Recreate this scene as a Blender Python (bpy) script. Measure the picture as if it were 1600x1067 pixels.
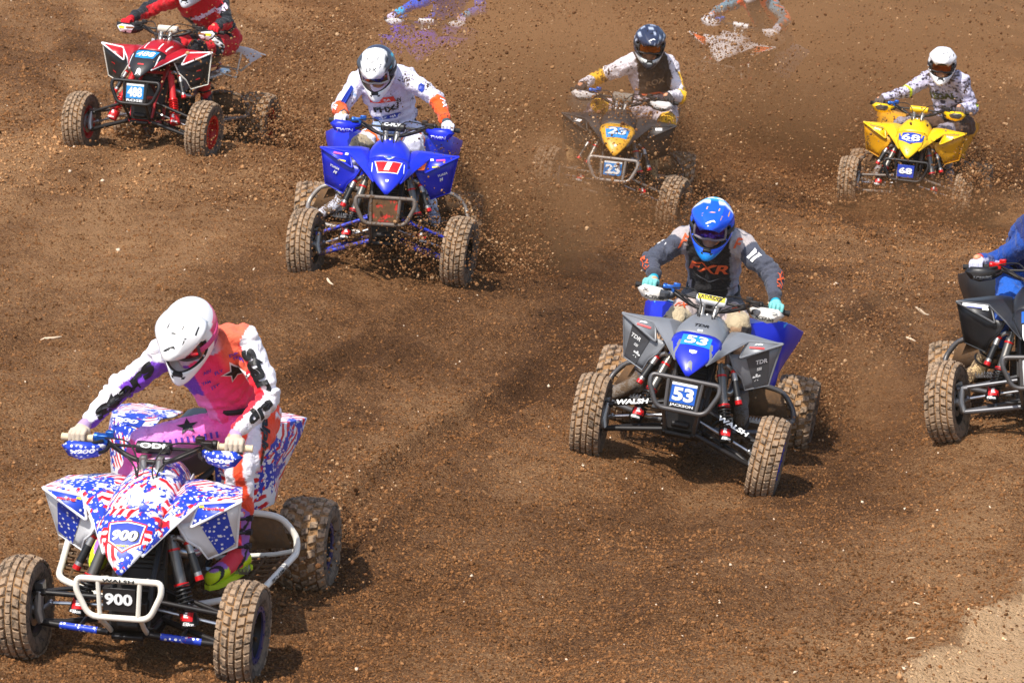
import bpy, bmesh, math, random
import numpy as np
from mathutils import Vector, Matrix, Euler
from mathutils.bvhtree import BVHTree

for o in list(bpy.data.objects):
    bpy.data.objects.remove(o)
scene = bpy.context.scene
COL = scene.collection
random.seed(7)
rng = np.random.default_rng(11)
RAD = math.radians

# ------------------------------------------------------------------ camera, sky, sun, exposure
CAM_H = 3.746
cam_d = bpy.data.cameras.new('camera')
cam = bpy.data.objects.new('camera', cam_d)
COL.objects.link(cam)
cam.location = (0, 0, CAM_H)
cam.rotation_euler = (RAD(90 - 9.304), 0, 0)
cam_d.sensor_width = 36.0
cam_d.lens = 5499.19 / 1600 * 36.0
cam_d.clip_start = 0.5
cam_d.clip_end = 3000
cam_d.dof.use_dof = True
cam_d.dof.focus_distance = 19.8
cam_d.dof.aperture_fstop = 11
scene.camera = cam

SUN_TO = Vector((-0.30, -0.50, 0.81)).normalized()      # towards the sun: left of the camera, high
world = bpy.data.worlds.new('World')
scene.world = world
world.use_nodes = True
wn = world.node_tree
bg = wn.nodes['Background']
sky = wn.nodes.new('ShaderNodeTexSky')
sky.sky_type = 'NISHITA'
sky.sun_disc = False
sky.sun_elevation = math.asin(SUN_TO.z)
sky.sun_rotation = math.atan2(SUN_TO.x, SUN_TO.y)
sky.altitude = 200
sky.dust_density = 2.0
wn.links.new(sky.outputs[0], bg.inputs[0])
bg.inputs[1].default_value = 0.15

sun_d = bpy.data.lights.new('sun', 'SUN')
sun_d.energy = 4.0
sun_d.angle = RAD(0.6)
sun_d.color = (1.0, 0.95, 0.87)
sun = bpy.data.objects.new('sun', sun_d)
COL.objects.link(sun)
sun.rotation_euler = (-SUN_TO).to_track_quat('-Z', 'Y').to_euler()
sun.location = (-8, 0, 20)

scene.view_settings.view_transform = 'Standard'
scene.view_settings.look = 'None'
scene.view_settings.gamma = 1.0
scene.view_settings.exposure = 0.41
scene.view_settings.use_curve_mapping = False
scene.render.engine = 'CYCLES'

# ------------------------------------------------------------------ helpers
def lin(c):
    c = c / 255.0
    return c / 12.92 if c <= 0.04045 else ((c + 0.055) / 1.055) ** 2.4
def rgb(r, g, b):
    return (lin(r), lin(g), lin(b), 1.0)

MUD = (0.175, 0.088, 0.034, 1.0)
MUD_DARK = (0.055, 0.029, 0.014, 1.0)

class NT:
    """small wrapper to write node trees in few lines"""
    def __init__(self, tree):
        self.t = tree
    def n(self, typ, **kw):
        nd = self.t.nodes.new(typ)
        for k, v in kw.items():
            if k.startswith('i_'):
                key = k[2:]
                nd.inputs[int(key) if key.isdigit() else key.replace('_', ' ')].default_value = v
            else:
                setattr(nd, k, v)
        return nd
    def l(self, a, b):
        self.t.links.new(a, b)
    def mix(self, fac, a, b, blend='MIX'):
        m = self.n('ShaderNodeMix', data_type='RGBA', blend_type=blend)
        for inp, v in ((m.inputs[0], fac), (m.inputs[6], a), (m.inputs[7], b)):
            if hasattr(v, 'links') or isinstance(v, bpy.types.NodeSocket):
                self.l(v, inp)
            else:
                inp.default_value = v
        return m.outputs[2]
    def math(self, op, a, b=0.0, clamp=False):
        m = self.n('ShaderNodeMath', operation=op, use_clamp=clamp)
        for inp, v in ((m.inputs[0], a), (m.inputs[1], b)):
            if isinstance(v, bpy.types.NodeSocket):
                self.l(v, inp)
            else:
                inp.default_value = v
        return m.outputs[0]
    def ramp(self, fac, stops):
        r = self.n('ShaderNodeValToRGB')
        e = r.color_ramp.elements
        while len(e) < len(stops):
            e.new(0.5)
        for el, (p, c) in zip(e, stops):
            el.position = p
            el.color = c if hasattr(c, '__len__') else (c, c, c, 1)
        self.l(fac, r.inputs[0])
        return r.outputs[0]
    def noise(self, vec, scale, detail=3, rough=0.55, dist=0.0):
        nd = self.n('ShaderNodeTexNoise', i_Scale=scale, i_Detail=detail, i_Roughness=rough, i_Distortion=dist)
        if vec is not None:
            self.l(vec, nd.inputs['Vector'])
        return nd.outputs[0]

def new_mat(name):
    m = bpy.data.materials.new(name)
    m.use_nodes = True
    t = NT(m.node_tree)
    return m, t, m.node_tree.nodes['Principled BSDF']

def add_mud(t, p, col, rough, mud, coarse=7.0, fine=70.0, mudcol=MUD):
    """splashed and caked soil over a colour: col is a socket or RGBA"""
    tc = t.n('ShaderNodeTexCoord').outputs['Object']
    a = t.noise(tc, coarse, 4, 0.6)
    b = t.noise(tc, fine, 3, 0.6)
    lo = 0.74 - 0.34 * mud
    s = t.math('ADD', t.math('MULTIPLY', a, 0.55), t.math('MULTIPLY', b, 0.45))
    f = t.ramp(s, [(lo, 0.0), (min(lo + 0.05, 0.99), 1.0)])
    veil = t.math('MULTIPLY', t.ramp(a, [(0.35, 0.0), (0.75, 1.0)]), min(0.5, 0.35 * mud))
    fac = t.math('MAXIMUM', f, veil)
    mc = t.mix(t.noise(tc, 30, 2), MUD_DARK, mudcol)
    t.l(t.mix(fac, col, mc), p.inputs['Base Color'])
    rr = t.n('ShaderNodeMapRange', i_To_Min=rough, i_To_Max=0.95)
    t.l(fac, rr.inputs[0])
    t.l(rr.outputs[0], p.inputs['Roughness'])
    bp = t.n('ShaderNodeBump', i_Strength=0.35, i_Distance=0.004)
    t.l(fac, bp.inputs['Height'])
    t.l(bp.outputs[0], p.inputs['Normal'])

_mats = {}
def mat(name, col, rough=0.4, metal=0.0, mud=0.0, coat=0.0, mudcol=MUD, fine=70.0):
    key = (name, tuple(col), rough, metal, mud)
    if key in _mats:
        return _mats[key]
    m, t, p = new_mat(name)
    p.inputs['Base Color'].default_value = col
    p.inputs['Roughness'].default_value = rough
    p.inputs['Metallic'].default_value = metal
    if coat:
        p.inputs['Coat Weight'].default_value = coat
        p.inputs['Coat Roughness'].default_value = 0.12
    if mud > 0:
        add_mud(t, p, col, rough, mud, fine=fine, mudcol=mudcol)
    _mats[key] = m
    return m

def vcol_mat(name, rough, mud, cloth=False, fine=90.0, spec=0.3, mudcol=MUD_DARK):
    """colour comes from the print stored on the mesh ('print'), soil on top"""
    m, t, p = new_mat(name)
    at = t.n('ShaderNodeAttribute', attribute_name='print').outputs['Color']
    p.inputs['Specular IOR Level'].default_value = spec
    add_mud(t, p, at, rough, mud, coarse=9.0, fine=fine, mudcol=mudcol)
    if cloth:
        tc = t.n('ShaderNodeTexCoord').outputs['Object']
        wv = t.noise(tc, 20, 4, 0.6, 1.2)
        bp = t.n('ShaderNodeBump', i_Strength=0.7, i_Distance=0.022)
        t.l(wv, bp.inputs['Height'])
        t.l(bp.outputs[0], p.inputs['Normal'])
        p.inputs['Sheen Weight'].default_value = 0.15
    return m

class MB:
    """collects shapes; build() links them as ONE mesh object"""
    def __init__(self):
        self.v, self.f, self.mi = [], [], []
        self.cur = 0
    def add(self, vs, fs):
        o = len(self.v)
        self.v += [tuple(p) for p in vs]
        self.f += [tuple(i + o for i in f) for f in fs]
        self.mi += [self.cur] * len(fs)
        return self
    def box(self, c, s, rot=None):
        M = rot.to_3x3() if rot is not None else Matrix.Identity(3)
        c = Vector(c)
        vs = [c + M @ Vector((sx * s[0] / 2, sy * s[1] / 2, sz * s[2] / 2)) for sx in (-1, 1) for sy in (-1, 1) for sz in (-1, 1)]
        return self.add(vs, [(0, 1, 3, 2), (4, 6, 7, 5), (0, 4, 5, 1), (2, 3, 7, 6), (0, 2, 6, 4), (1, 5, 7, 3)])
    def rings(self, rings, cap=True, closed=False):
        n = len(rings[0])
        vs = [p for r in rings for p in r]
        fs = []
        k = len(rings)
        for i in range(k if closed else k - 1):
            a, b = i * n, ((i + 1) % k) * n
            for j in range(n):
                j2 = (j + 1) % n
                fs.append((a + j, a + j2, b + j2, b + j))
        if cap and not closed:
            fs.append(tuple(range(n - 1, -1, -1)))
            fs.append(tuple(range((k - 1) * n, k * n)))
        return self.add(vs, fs)
    def tube(self, pts, r, n=8, closed=False, cap=True):
        pts = [Vector(p) for p in pts]
        k = len(pts)
        rs = r if hasattr(r, '__len__') else [r] * k
        rings = []
        prev = None
        for i, p in enumerate(pts):
            if closed:
                d = pts[(i + 1) % k] - pts[i - 1]
            else:
                d = pts[min(i + 1, k - 1)] - pts[max(i - 1, 0)]
            if d.length < 1e-9:
                d = Vector((0, 0, 1))
            d.normalize()
            if prev is None:
                a = d.orthogonal().normalized()
            else:
                a = prev - d * prev.dot(d)
                a = a.normalized() if a.length > 1e-6 else d.orthogonal().normalized()
            prev = a
            b = d.cross(a)
            rings.append([p + (a * math.cos(2 * math.pi * j / n) + b * math.sin(2 * math.pi * j / n)) * rs[i] for j in range(n)])
        return self.rings(rings, cap, closed)
    def cyl(self, a, b, r, n=14, r2=None):
        return self.tube([a, b], [r, r if r2 is None else r2], n)
    def lathe(self, prof, n=32, axis='Y', closed=False):
        """prof: list of (radius, offset along axis)"""
        rings = []
        for r, o in prof:
            ring = []
            for j in range(n):
                t = 2 * math.pi * j / n
                c, s = r * math.cos(t), r * math.sin(t)
                ring.append((c, o, s) if axis == 'Y' else ((o, c, s) if axis == 'X' else (c, s, o)))
            rings.append(ring)
        return self.rings(rings, not closed, closed)
    def ellipsoid(self, c, r, n=14, m=9, M=None):
        c = Vector(c)
        M = M or Matrix.Identity(3)
        rings = []
        for i in range(m + 1):
            ph = math.pi * (i + 0.0) / m
            ph = min(max(ph, 0.04), math.pi - 0.04)
            rings.append([c + M @ Vector((r[0] * math.sin(ph) * math.cos(2 * math.pi * j / n), r[1] * math.sin(ph) * math.sin(2 * math.pi * j / n), r[2] * math.cos(ph))) for j in range(n)])
        return self.rings(rings)
    def capsule(self, a, b, ra, rb, n=14):
        a, b = Vector(a), Vector(b)
        d = (b - a).normalized()
        pts, rs = [], []
        for k in range(5):
            t = math.pi / 2 * (1 - k / 4)
            pts.append(a - d * ra * math.sin(t)); rs.append(max(ra * math.cos(t), 0.1 * ra))
        for k in range(1, 4):
            f = k / 4
            pts.append(a.lerp(b, f)); rs.append(ra + (rb - ra) * f)
        for k in range(5):
            t = math.pi / 2 * k / 4
            pts.append(b + d * rb * math.sin(t)); rs.append(max(rb * math.cos(t), 0.1 * rb))
        return self.tube(pts, rs, n)
    def mesh(self, name, smooth=True):
        me = bpy.data.meshes.new(name)
        me.from_pydata(self.v, [], self.f)
        if any(self.mi):
            me.polygons.foreach_set('material_index', self.mi)
        bm = bmesh.new(); bm.from_mesh(me)
        bmesh.ops.recalc_face_normals(bm, faces=bm.faces)
        bm.to_mesh(me); bm.free()
        if smooth:
            me.shade_smooth()
            me.set_sharp_from_angle(angle=RAD(38))
        return me
    def build(self, name, mats, parent=None, smooth=True, bevel=0.0, solid=0.0):
        return link(self.mesh(name, smooth), name, mats, parent, bevel, solid)

def link(me, name, mats, parent=None, bevel=0.0, solid=0.0):
    mats = mats if isinstance(mats, (list, tuple)) else [mats]
    if not me.materials:
        for m in mats:
            me.materials.append(m)
    o = bpy.data.objects.new(name, me)
    COL.objects.link(o)
    if parent:
        o.parent = parent
    if solid:
        s = o.modifiers.new('thickness', 'SOLIDIFY'); s.thickness = solid; s.offset = 0.0
    if bevel:
        b = o.modifiers.new('edges', 'BEVEL'); b.width = bevel; b.segments = 2; b.limit_method = 'ANGLE'
    return o

def tag(o, label=None, cat=None, group=None, kind=None):
    for k, v in (('label', label), ('category', cat), ('group', group), ('kind', kind)):
        if v:
            o[k] = v
    return o

def smooth_path(pts, closed=False, sub=4):
    """Catmull-Rom through points"""
    P = [Vector(p) for p in pts]
    n = len(P)
    out = []
    for i in range(n if closed else n - 1):
        p0 = P[i - 1] if (closed or i > 0) else P[0]
        p1, p2 = P[i], P[(i + 1) % n]
        p3 = P[(i + 2) % n] if (closed or i + 2 < n) else P[-1]
        for k in range(sub):
            t = k / sub
            out.append(0.5 * ((2 * p1) + (p2 - p0) * t + (2 * p0 - 5 * p1 + 4 * p2 - p3) * t * t + (3 * p1 - p0 - 3 * p2 + p3) * t ** 3))
    if not closed:
        out.append(P[-1])
    return out

def round_poly(pts, r, closed=True, seg=4):
    """polygon path with rounded corners"""
    P = [Vector(p) for p in pts]
    n = len(P)
    out = []
    for i in range(n):
        if not closed and i in (0, n - 1):
            out.append(P[i]); continue
        a, b, c = P[i - 1], P[i], P[(i + 1) % n]
        u, w = (a - b), (c - b)
        rr = min(r, u.length * 0.45, w.length * 0.45)
        s, e = b + u.normalized() * rr, b + w.normalized() * rr
        for k in range(seg + 1):
            t = k / seg
            out.append(s.lerp(b, t).lerp(b.lerp(e, t), t))
    return out

# lettering: built-in typeface turned into thin meshes
_txt = {}
def text_geo(s, bold=0.02, shear=0.0, space=1.0):
    key = (s, bold, shear, space)
    if key in _txt:
        return _txt[key]
    cu = bpy.data.curves.new('lettering', 'FONT')
    cu.body = s; cu.size = 1.0; cu.offset = bold; cu.shear = shear; cu.space_character = space
    cu.resolution_u = 3
    ob = bpy.data.objects.new('lettering', cu)
    COL.objects.link(ob)
    bpy.context.view_layer.update()
    dg = bpy.context.evaluated_depsgraph_get()
    me = bpy.data.meshes.new_from_object(ob.evaluated_get(dg))
    bm = bmesh.new(); bm.from_mesh(me)
    bmesh.ops.triangulate(bm, faces=bm.faces)
    xs = [v.co.x for v in bm.verts]; ys = [v.co.y for v in bm.verts]
    x0, x1, y0, y1 = min(xs), max(xs), min(ys), max(ys)
    w, h = x1 - x0, y1 - y0
    for v in bm.verts:
        v.co = Vector(((v.co.x - (x0 + x1) / 2) / w, (v.co.y - (y0 + y1) / 2) / h, 0))
    # cut into a grid so that the letters can follow a curved surface
    nx = max(4, min(26, int(3 * len(s))))
    for axis, k in ((0, nx), (1, 5)):
        for i in range(1, k):
            no = Vector((1, 0, 0)) if axis == 0 else Vector((0, 1, 0))
            bmesh.ops.bisect_plane(bm, geom=bm.verts[:] + bm.edges[:] + bm.faces[:], plane_co=no * (i / k - 0.5), plane_no=no)
    bm.verts.ensure_lookup_table()
    V = [tuple(v.co) for v in bm.verts]; F = [tuple(v.index for v in f.verts) for f in bm.faces]
    bm.free()
    bpy.data.objects.remove(ob); bpy.data.curves.remove(cu); bpy.data.meshes.remove(me)
    _txt[key] = (V, F, w / h)
    return _txt[key]

def decal(parent, name, geo, m, o, right, up, w, h, bvh=None, lift=0.0025, jit=0.0):
    """geo: (verts in -.5..+.5, faces); laid flat at o, or dropped onto a surface"""
    V, F = geo[0], geo[1]
    o, right, up = Vector(o), Vector(right).normalized(), Vector(up)
    up = (up - right * up.dot(right)).normalized()
    nrm = right.cross(up)
    vs = []
    for x, y, z in V:
        p = o + right * (x * w) + up * (y * h)
        if bvh:
            hit = bvh.ray_cast(p + nrm * 0.14, -nrm, 0.32)
            if hit[0] is not None:
                p = hit[0] + nrm * lift
            else:
                q = bvh.find_nearest(p)
                p = q[0] + (q[1] * lift if q[1].dot(nrm) > -0.2 else nrm * lift)
        else:
            p = p + nrm * lift
        vs.append(p)
    me = bpy.data.meshes.new(name)
    me.from_pydata([tuple(p) for p in vs], [], F)
    return link(me, name, m, parent)

def letters(parent, s, m, o, right, up, h, w=None, bvh=None, bold=0.02, shear=0.0, lift=0.003, name='lettering', space=1.0):
    g = text_geo(s, bold, shear, space)
    return decal(parent, name, g, m, o, right, up, w or h * g[2], h, bvh, lift)

def poly_geo(pts, k=5):
    """outline in -.5..+.5 as a gridded sheet"""
    bm = bmesh.new()
    f = bm.faces.new([bm.verts.new((x, y, 0)) for x, y in pts])
    bmesh.ops.triangulate(bm, faces=[f])
    for axis in (0, 1):
        for i in range(1, k):
            no = Vector((1, 0, 0)) if axis == 0 else Vector((0, 1, 0))
            bmesh.ops.bisect_plane(bm, geom=bm.verts[:] + bm.edges[:] + bm.faces[:], plane_co=no * (i / k - 0.5), plane_no=no)
    V = [tuple(v.co) for v in bm.verts]
    bm.verts.index_update()
    F = [tuple(v.index for v in ff.verts) for ff in bm.faces]
    bm.free()
    return V, F
RECT = poly_geo([(-.5, -.5), (.5, -.5), (.5, .5), (-.5, .5)])
STAR = poly_geo([(0.5 * (1 if i % 2 == 0 else 0.42) * math.sin(math.pi * i / 5), 0.5 * (1 if i % 2 == 0 else 0.42) * math.cos(math.pi * i / 5)) for i in range(10)])
SHIELD = poly_geo([(-.5, .42), (0, .5), (.5, .42), (.44, -.18), (0, -.5), (-.44, -.18)])

def bvh_of(o):
    dg = bpy.context.evaluated_depsgraph_get()
    me = o.data
    return BVHTree.FromPolygons([v.co.copy() for v in me.vertices], [tuple(p.vertices) for p in me.polygons])

# 3-D value noise for shapes
def vnoise(P, seed=0):
    P = np.asarray(P, float)
    I = np.floor(P).astype(np.int64); Fr = P - I
    Fr = Fr * Fr * (3 - 2 * Fr)
    def h(ix, iy, iz):
        n = (ix * 73856093) ^ (iy * 19349663) ^ (iz * 83492791) ^ (seed * 2654435761)
        n = (n ^ (n >> 13)) * 1274126177 & 0x7fffffff
        n = n ^ (n >> 16)
        return (n % 65536) / 65535.0 * 2 - 1
    out = 0
    for dx in (0, 1):
        for dy in (0, 1):
            for dz in (0, 1):
                w = (Fr[:, 0] if dx else 1 - Fr[:, 0]) * (Fr[:, 1] if dy else 1 - Fr[:, 1]) * (Fr[:, 2] if dz else 1 - Fr[:, 2])
                out = out + w * h(I[:, 0] + dx, I[:, 1] + dy, I[:, 2] + dz)
    return out
# where each machine stands and how each rider sits (metres; joints in the machine's own frame)
POSE = {
    '900': dict(loc=(-1.6412, 16.3872, -0.3311), ypr=(-1.7371, 0.1352, -0.0355), susp=(0.066, 0.020, -0.001, -0.007), steer=0),
    '53': dict(loc=(1.0142, 20.3283, -0.3053), ypr=(-1.7319, -0.0859, -0.1676), susp=(-0.006, -0.053, 0.063, 0.093), steer=0),
    '1': dict(loc=(-0.8949, 24.2687, 0.3084), ypr=(-1.5627, -0.0057, -0.0719), susp=(-0.056, -0.037, -0.002, 0.000), steer=-12),
    '488': dict(loc=(-2.7964, 28.5010, 0.6482), ypr=(-1.8287, -0.0772, -0.0648), susp=(-0.048, -0.031, 0.000, 0.035), steer=0),
    '23': dict(loc=(0.8153, 29.1613, 0.0658), ypr=(-1.6340, 0.0326, -0.1081), susp=(0.092, -0.037, 0.000, 0.000), steer=-14),
    '68': dict(loc=(3.6885, 32.4189, -0.3602), ypr=(-1.7876, -0.0132, -0.0932), susp=(0.041, 0.000, 0.000, 0.000), steer=0),
    '24': dict(loc=(3.1629, 20.8142, -0.1932), ypr=(-1.7177, -0.0026, 0.0260), susp=(0.022, 0.000, -0.049, 0.000), steer=-13),
    'gr': dict(loc=(2.2743, 36.6317, 0.0914), ypr=(-1.9225, -0.0895, -0.1490), susp=(0.000, 0.000, 0.000, 0.000), steer=0),
    'gl': dict(loc=(-0.9324, 37.5840, 0.0759), ypr=(-1.6452, -0.0001, -0.0380), susp=(0.000, 0.000, 0.000, 0.000), steer=0),
}
JOINTS = {
    '900': dict(head=(0.028, 0.131, 1.498), neck=(-0.142, 0.149, 1.395), shL=(-0.070, -0.024, 1.347), shR=(-0.192, 0.334, 1.406), elL=(-0.111, -0.247, 1.157), elR=(-0.093, 0.487, 1.160), wrL=(0.106, -0.358, 1.043), wrR=(0.109, 0.361, 1.042), pel=(-0.391, 0.304, 0.959), hipL=(-0.294, 0.263, 0.937), hipR=(-0.479, 0.351, 0.933), knL=(-0.193, -0.150, 0.868), knR=(-0.074, 0.336, 0.796), anL=(-0.096, -0.284, 0.477), anR=(-0.052, 0.331, 0.371), toL=(0.073, -0.324, 0.376), toR=(0.129, 0.247, 0.360)),
    '53': dict(head=(-0.074, -0.105, 1.397), neck=(-0.268, -0.110, 1.347), shL=(-0.327, -0.279, 1.264), shR=(-0.262, 0.079, 1.297), elL=(-0.114, -0.424, 1.119), elR=(-0.101, 0.293, 1.181), wrL=(0.126, -0.362, 1.040), wrR=(0.103, 0.359, 1.037), pel=(-0.554, -0.063, 0.920), hipL=(-0.535, -0.165, 0.901), hipR=(-0.526, 0.039, 0.903), knL=(-0.120, -0.215, 0.798), knR=(-0.117, 0.157, 0.836), anL=(-0.072, -0.368, 0.399), anR=(-0.086, 0.253, 0.412), toL=(0.100, -0.463, 0.361), toR=(0.101, 0.284, 0.346)),
    '1': dict(head=(-0.071, -0.131, 1.354), neck=(-0.269, -0.120, 1.322), shL=(-0.368, -0.267, 1.228), shR=(-0.208, 0.065, 1.294), elL=(-0.181, -0.385, 1.048), elR=(-0.059, 0.297, 1.172), wrL=(0.071, -0.343, 1.041), wrR=(0.161, 0.368, 1.041), pel=(-0.513, 0.031, 0.895), hipL=(-0.455, -0.059, 0.883), hipR=(-0.527, 0.133, 0.879), knL=(-0.066, -0.226, 0.802), knR=(-0.099, 0.148, 0.833), anL=(-0.096, -0.332, 0.403), anR=(-0.092, 0.296, 0.438), toL=(0.069, -0.443, 0.369), toR=(0.091, 0.328, 0.364)),
    '488': dict(head=(0.040, 0.130, 1.360), neck=(-0.143, 0.070, 1.306), shL=(-0.034, -0.071, 1.224), shR=(-0.265, 0.222, 1.286), elL=(-0.147, -0.321, 1.114), elR=(-0.142, 0.371, 1.067), wrL=(0.107, -0.360, 1.042), wrR=(0.116, 0.360, 1.040), pel=(-0.419, 0.259, 0.909), hipL=(-0.472, 0.173, 0.887), hipR=(-0.334, 0.324, 0.898), knL=(-0.135, -0.092, 0.848), knR=(0.074, 0.202, 0.833), anL=(-0.089, -0.276, 0.470), anR=(-0.096, 0.261, 0.457), toL=(0.080, -0.324, 0.372), toR=(0.076, 0.322, 0.372)),
    '23': dict(head=(0.052, 0.171, 1.431), neck=(-0.117, 0.177, 1.324), shL=(-0.058, 0.013, 1.230), shR=(-0.198, 0.346, 1.252), elL=(-0.164, -0.233, 1.078), elR=(-0.074, 0.482, 1.019), wrL=(0.066, -0.347, 1.040), wrR=(0.162, 0.368, 1.041), pel=(-0.265, 0.279, 0.845), hipL=(-0.205, 0.185, 0.845), hipR=(-0.291, 0.375, 0.836), knL=(0.013, -0.195, 0.857), knR=(0.137, 0.388, 0.814), anL=(-0.152, -0.390, 0.535), anR=(-0.095, 0.305, 0.474), toL=(0.013, -0.351, 0.420), toR=(0.077, 0.327, 0.373)),
    '68': dict(head=(0.033, 0.144, 1.400), neck=(-0.143, 0.160, 1.304), shL=(-0.233, -0.000, 1.239), shR=(-0.063, 0.333, 1.266), elL=(-0.033, -0.169, 1.108), elR=(-0.139, 0.457, 1.014), wrL=(0.115, -0.367, 1.039), wrR=(0.108, 0.361, 1.041), pel=(-0.326, 0.288, 0.835), hipL=(-0.281, 0.193, 0.832), hipR=(-0.336, 0.391, 0.833), knL=(-0.062, -0.176, 0.795), knR=(0.053, 0.217, 0.779), anL=(-0.098, -0.311, 0.398), anR=(-0.098, 0.311, 0.398), toL=(0.098, -0.330, 0.360), toR=(0.098, 0.330, 0.360)),
    '24': dict(head=(0.161, 0.102, 1.327), neck=(-0.026, 0.080, 1.261), shL=(0.004, -0.057, 1.125), shR=(-0.075, 0.262, 1.297), elL=(-0.174, -0.248, 0.977), elR=(-0.061, 0.494, 1.108), wrL=(0.062, -0.345, 1.041), wrR=(0.161, 0.368, 1.041), pel=(-0.382, -0.074, 0.918), hipL=(-0.311, -0.153, 0.898), hipR=(-0.418, 0.022, 0.899), knL=(0.066, -0.173, 0.688), knR=(-0.052, 0.228, 0.806), anL=(-0.102, -0.349, 0.350), anR=(-0.098, 0.311, 0.397), toL=(0.077, -0.437, 0.316), toR=(0.098, 0.330, 0.360)),
    'gr': dict(head=(-0.103, -0.030, 1.406), neck=(-0.278, -0.056, 1.310), shL=(-0.350, -0.223, 1.233), shR=(-0.250, 0.132, 1.261), elL=(-0.140, -0.364, 1.088), elR=(-0.135, 0.368, 1.124), wrL=(0.115, -0.360, 1.040), wrR=(0.113, 0.360, 1.040), pel=(-0.489, 0.190, 0.909), hipL=(-0.456, 0.090, 0.894), hipR=(-0.478, 0.293, 0.891), knL=(-0.127, -0.170, 0.797), knR=(-0.057, 0.251, 0.810), anL=(-0.097, -0.309, 0.402), anR=(-0.098, 0.311, 0.396), toL=(0.097, -0.330, 0.361), toR=(0.098, 0.330, 0.360)),
    'gl': dict(head=(-0.003, 0.140, 1.405), neck=(-0.103, 0.309, 1.363), shL=(-0.071, 0.148, 1.258), shR=(-0.128, 0.501, 1.390), elL=(0.010, -0.129, 1.153), elR=(-0.045, 0.561, 1.109), wrL=(0.108, -0.355, 1.043), wrR=(0.111, 0.359, 1.041), pel=(-0.350, 0.122, 0.942), hipL=(-0.308, 0.026, 0.924), hipR=(-0.359, 0.223, 0.918), knL=(-0.006, -0.255, 0.801), knR=(0.048, 0.250, 0.784), anL=(-0.098, -0.311, 0.396), anR=(-0.099, 0.311, 0.396), toL=(0.098, -0.330, 0.360), toR=(0.097, 0.330, 0.360)),
}

# ------------------------------------------------------------------ the machines' frames (needed by the ground)
F_AX = (0.630, 0.5195, 0.249)
R_AX = (-0.632, 0.545, 0.2444)
R_FRONT, R_REAR = 0.245, 0.238
def frame_of(key):
    p = POSE[key]
    y, pi_, r = p['ypr']
    return Matrix.Translation(p['loc']) @ Matrix.Rotation(y, 4, 'Z') @ Matrix.Rotation(pi_, 4, 'Y') @ Matrix.Rotation(r, 4, 'X')
def wheel_local(key):
    s = POSE[key]['susp']
    return [Vector((F_AX[0], -F_AX[1], F_AX[2] + s[0])), Vector((F_AX[0], F_AX[1], F_AX[2] + s[1])),
            Vector((R_AX[0], -R_AX[1], R_AX[2] + s[2])), Vector((R_AX[0], R_AX[1], R_AX[2] + s[3]))]

# ------------------------------------------------------------------ ground
contacts = []
trails = []
for k in POSE:
    M = frame_of(k)
    for i, w in enumerate(wheel_local(k)):
        c = M @ w
        R = R_FRONT if i < 2 else R_REAR
        contacts.append((c.x, c.y, c.z - R + 0.040))
        if i >= 2:
            h = M.to_3x3() @ Vector((-1, 0, 0))
            trails.append((c.x, c.y, h.x, h.y, 0.13 if i >= 2 else 0.09))
contacts = np.array(contacts)
A = np.c_[np.ones(len(contacts)), contacts[:, 0], contacts[:, 1] - 26]
plane, *_ = np.linalg.lstsq(A, contacts[:, 2], rcond=None)
resid = contacts[:, 2] - A @ plane
SIG = 2.2
def kern(a, b):
    d2 = (a[:, None, 0] - b[None, :, 0]) ** 2 + (a[:, None, 1] - b[None, :, 1]) ** 2
    return np.exp(-d2 / (2 * SIG * SIG)) * 0.6 + np.exp(-d2 / (2 * 0.8 ** 2)) * 0.4
kw = np.linalg.solve(kern(contacts, contacts) + 0.015 * np.eye(len(contacts)), resid)
def smooth01(x, a, b):
    t = np.clip((x - a) / (b - a), 0, 1)
    return t * t * (3 - 2 * t)
SAND_A, SAND_B = np.array((1.92, 15.9)), np.array((2.80, 18.0))
def sand_dist(x, y):
    """signed metres right of the edge of the dry strip"""
    d = (SAND_B - SAND_A) / np.linalg.norm(SAND_B - SAND_A)
    return (x - SAND_A[0]) * d[1] - (y - SAND_A[1]) * d[0]
def ground_base(x, y):
    x = np.asarray(x, float); y = np.asarray(y, float)
    xe = np.clip(x, -14, 14); ye = np.clip(y, 8, 70)
    z = plane[0] + plane[1] * xe + plane[2] * (ye - 26)
    P = np.c_[x.ravel(), y.ravel()]
    out = np.zeros(len(P))
    near = (np.abs(P[:, 0]) < 16) & (P[:, 1] > 4) & (P[:, 1] < 60)
    idx = np.where(near)[0]
    for s in range(0, len(idx), 40000):
        j = idx[s:s + 40000]
        out[j] = kern(P[j], contacts) @ kw
    return z + out.reshape(x.shape)
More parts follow.
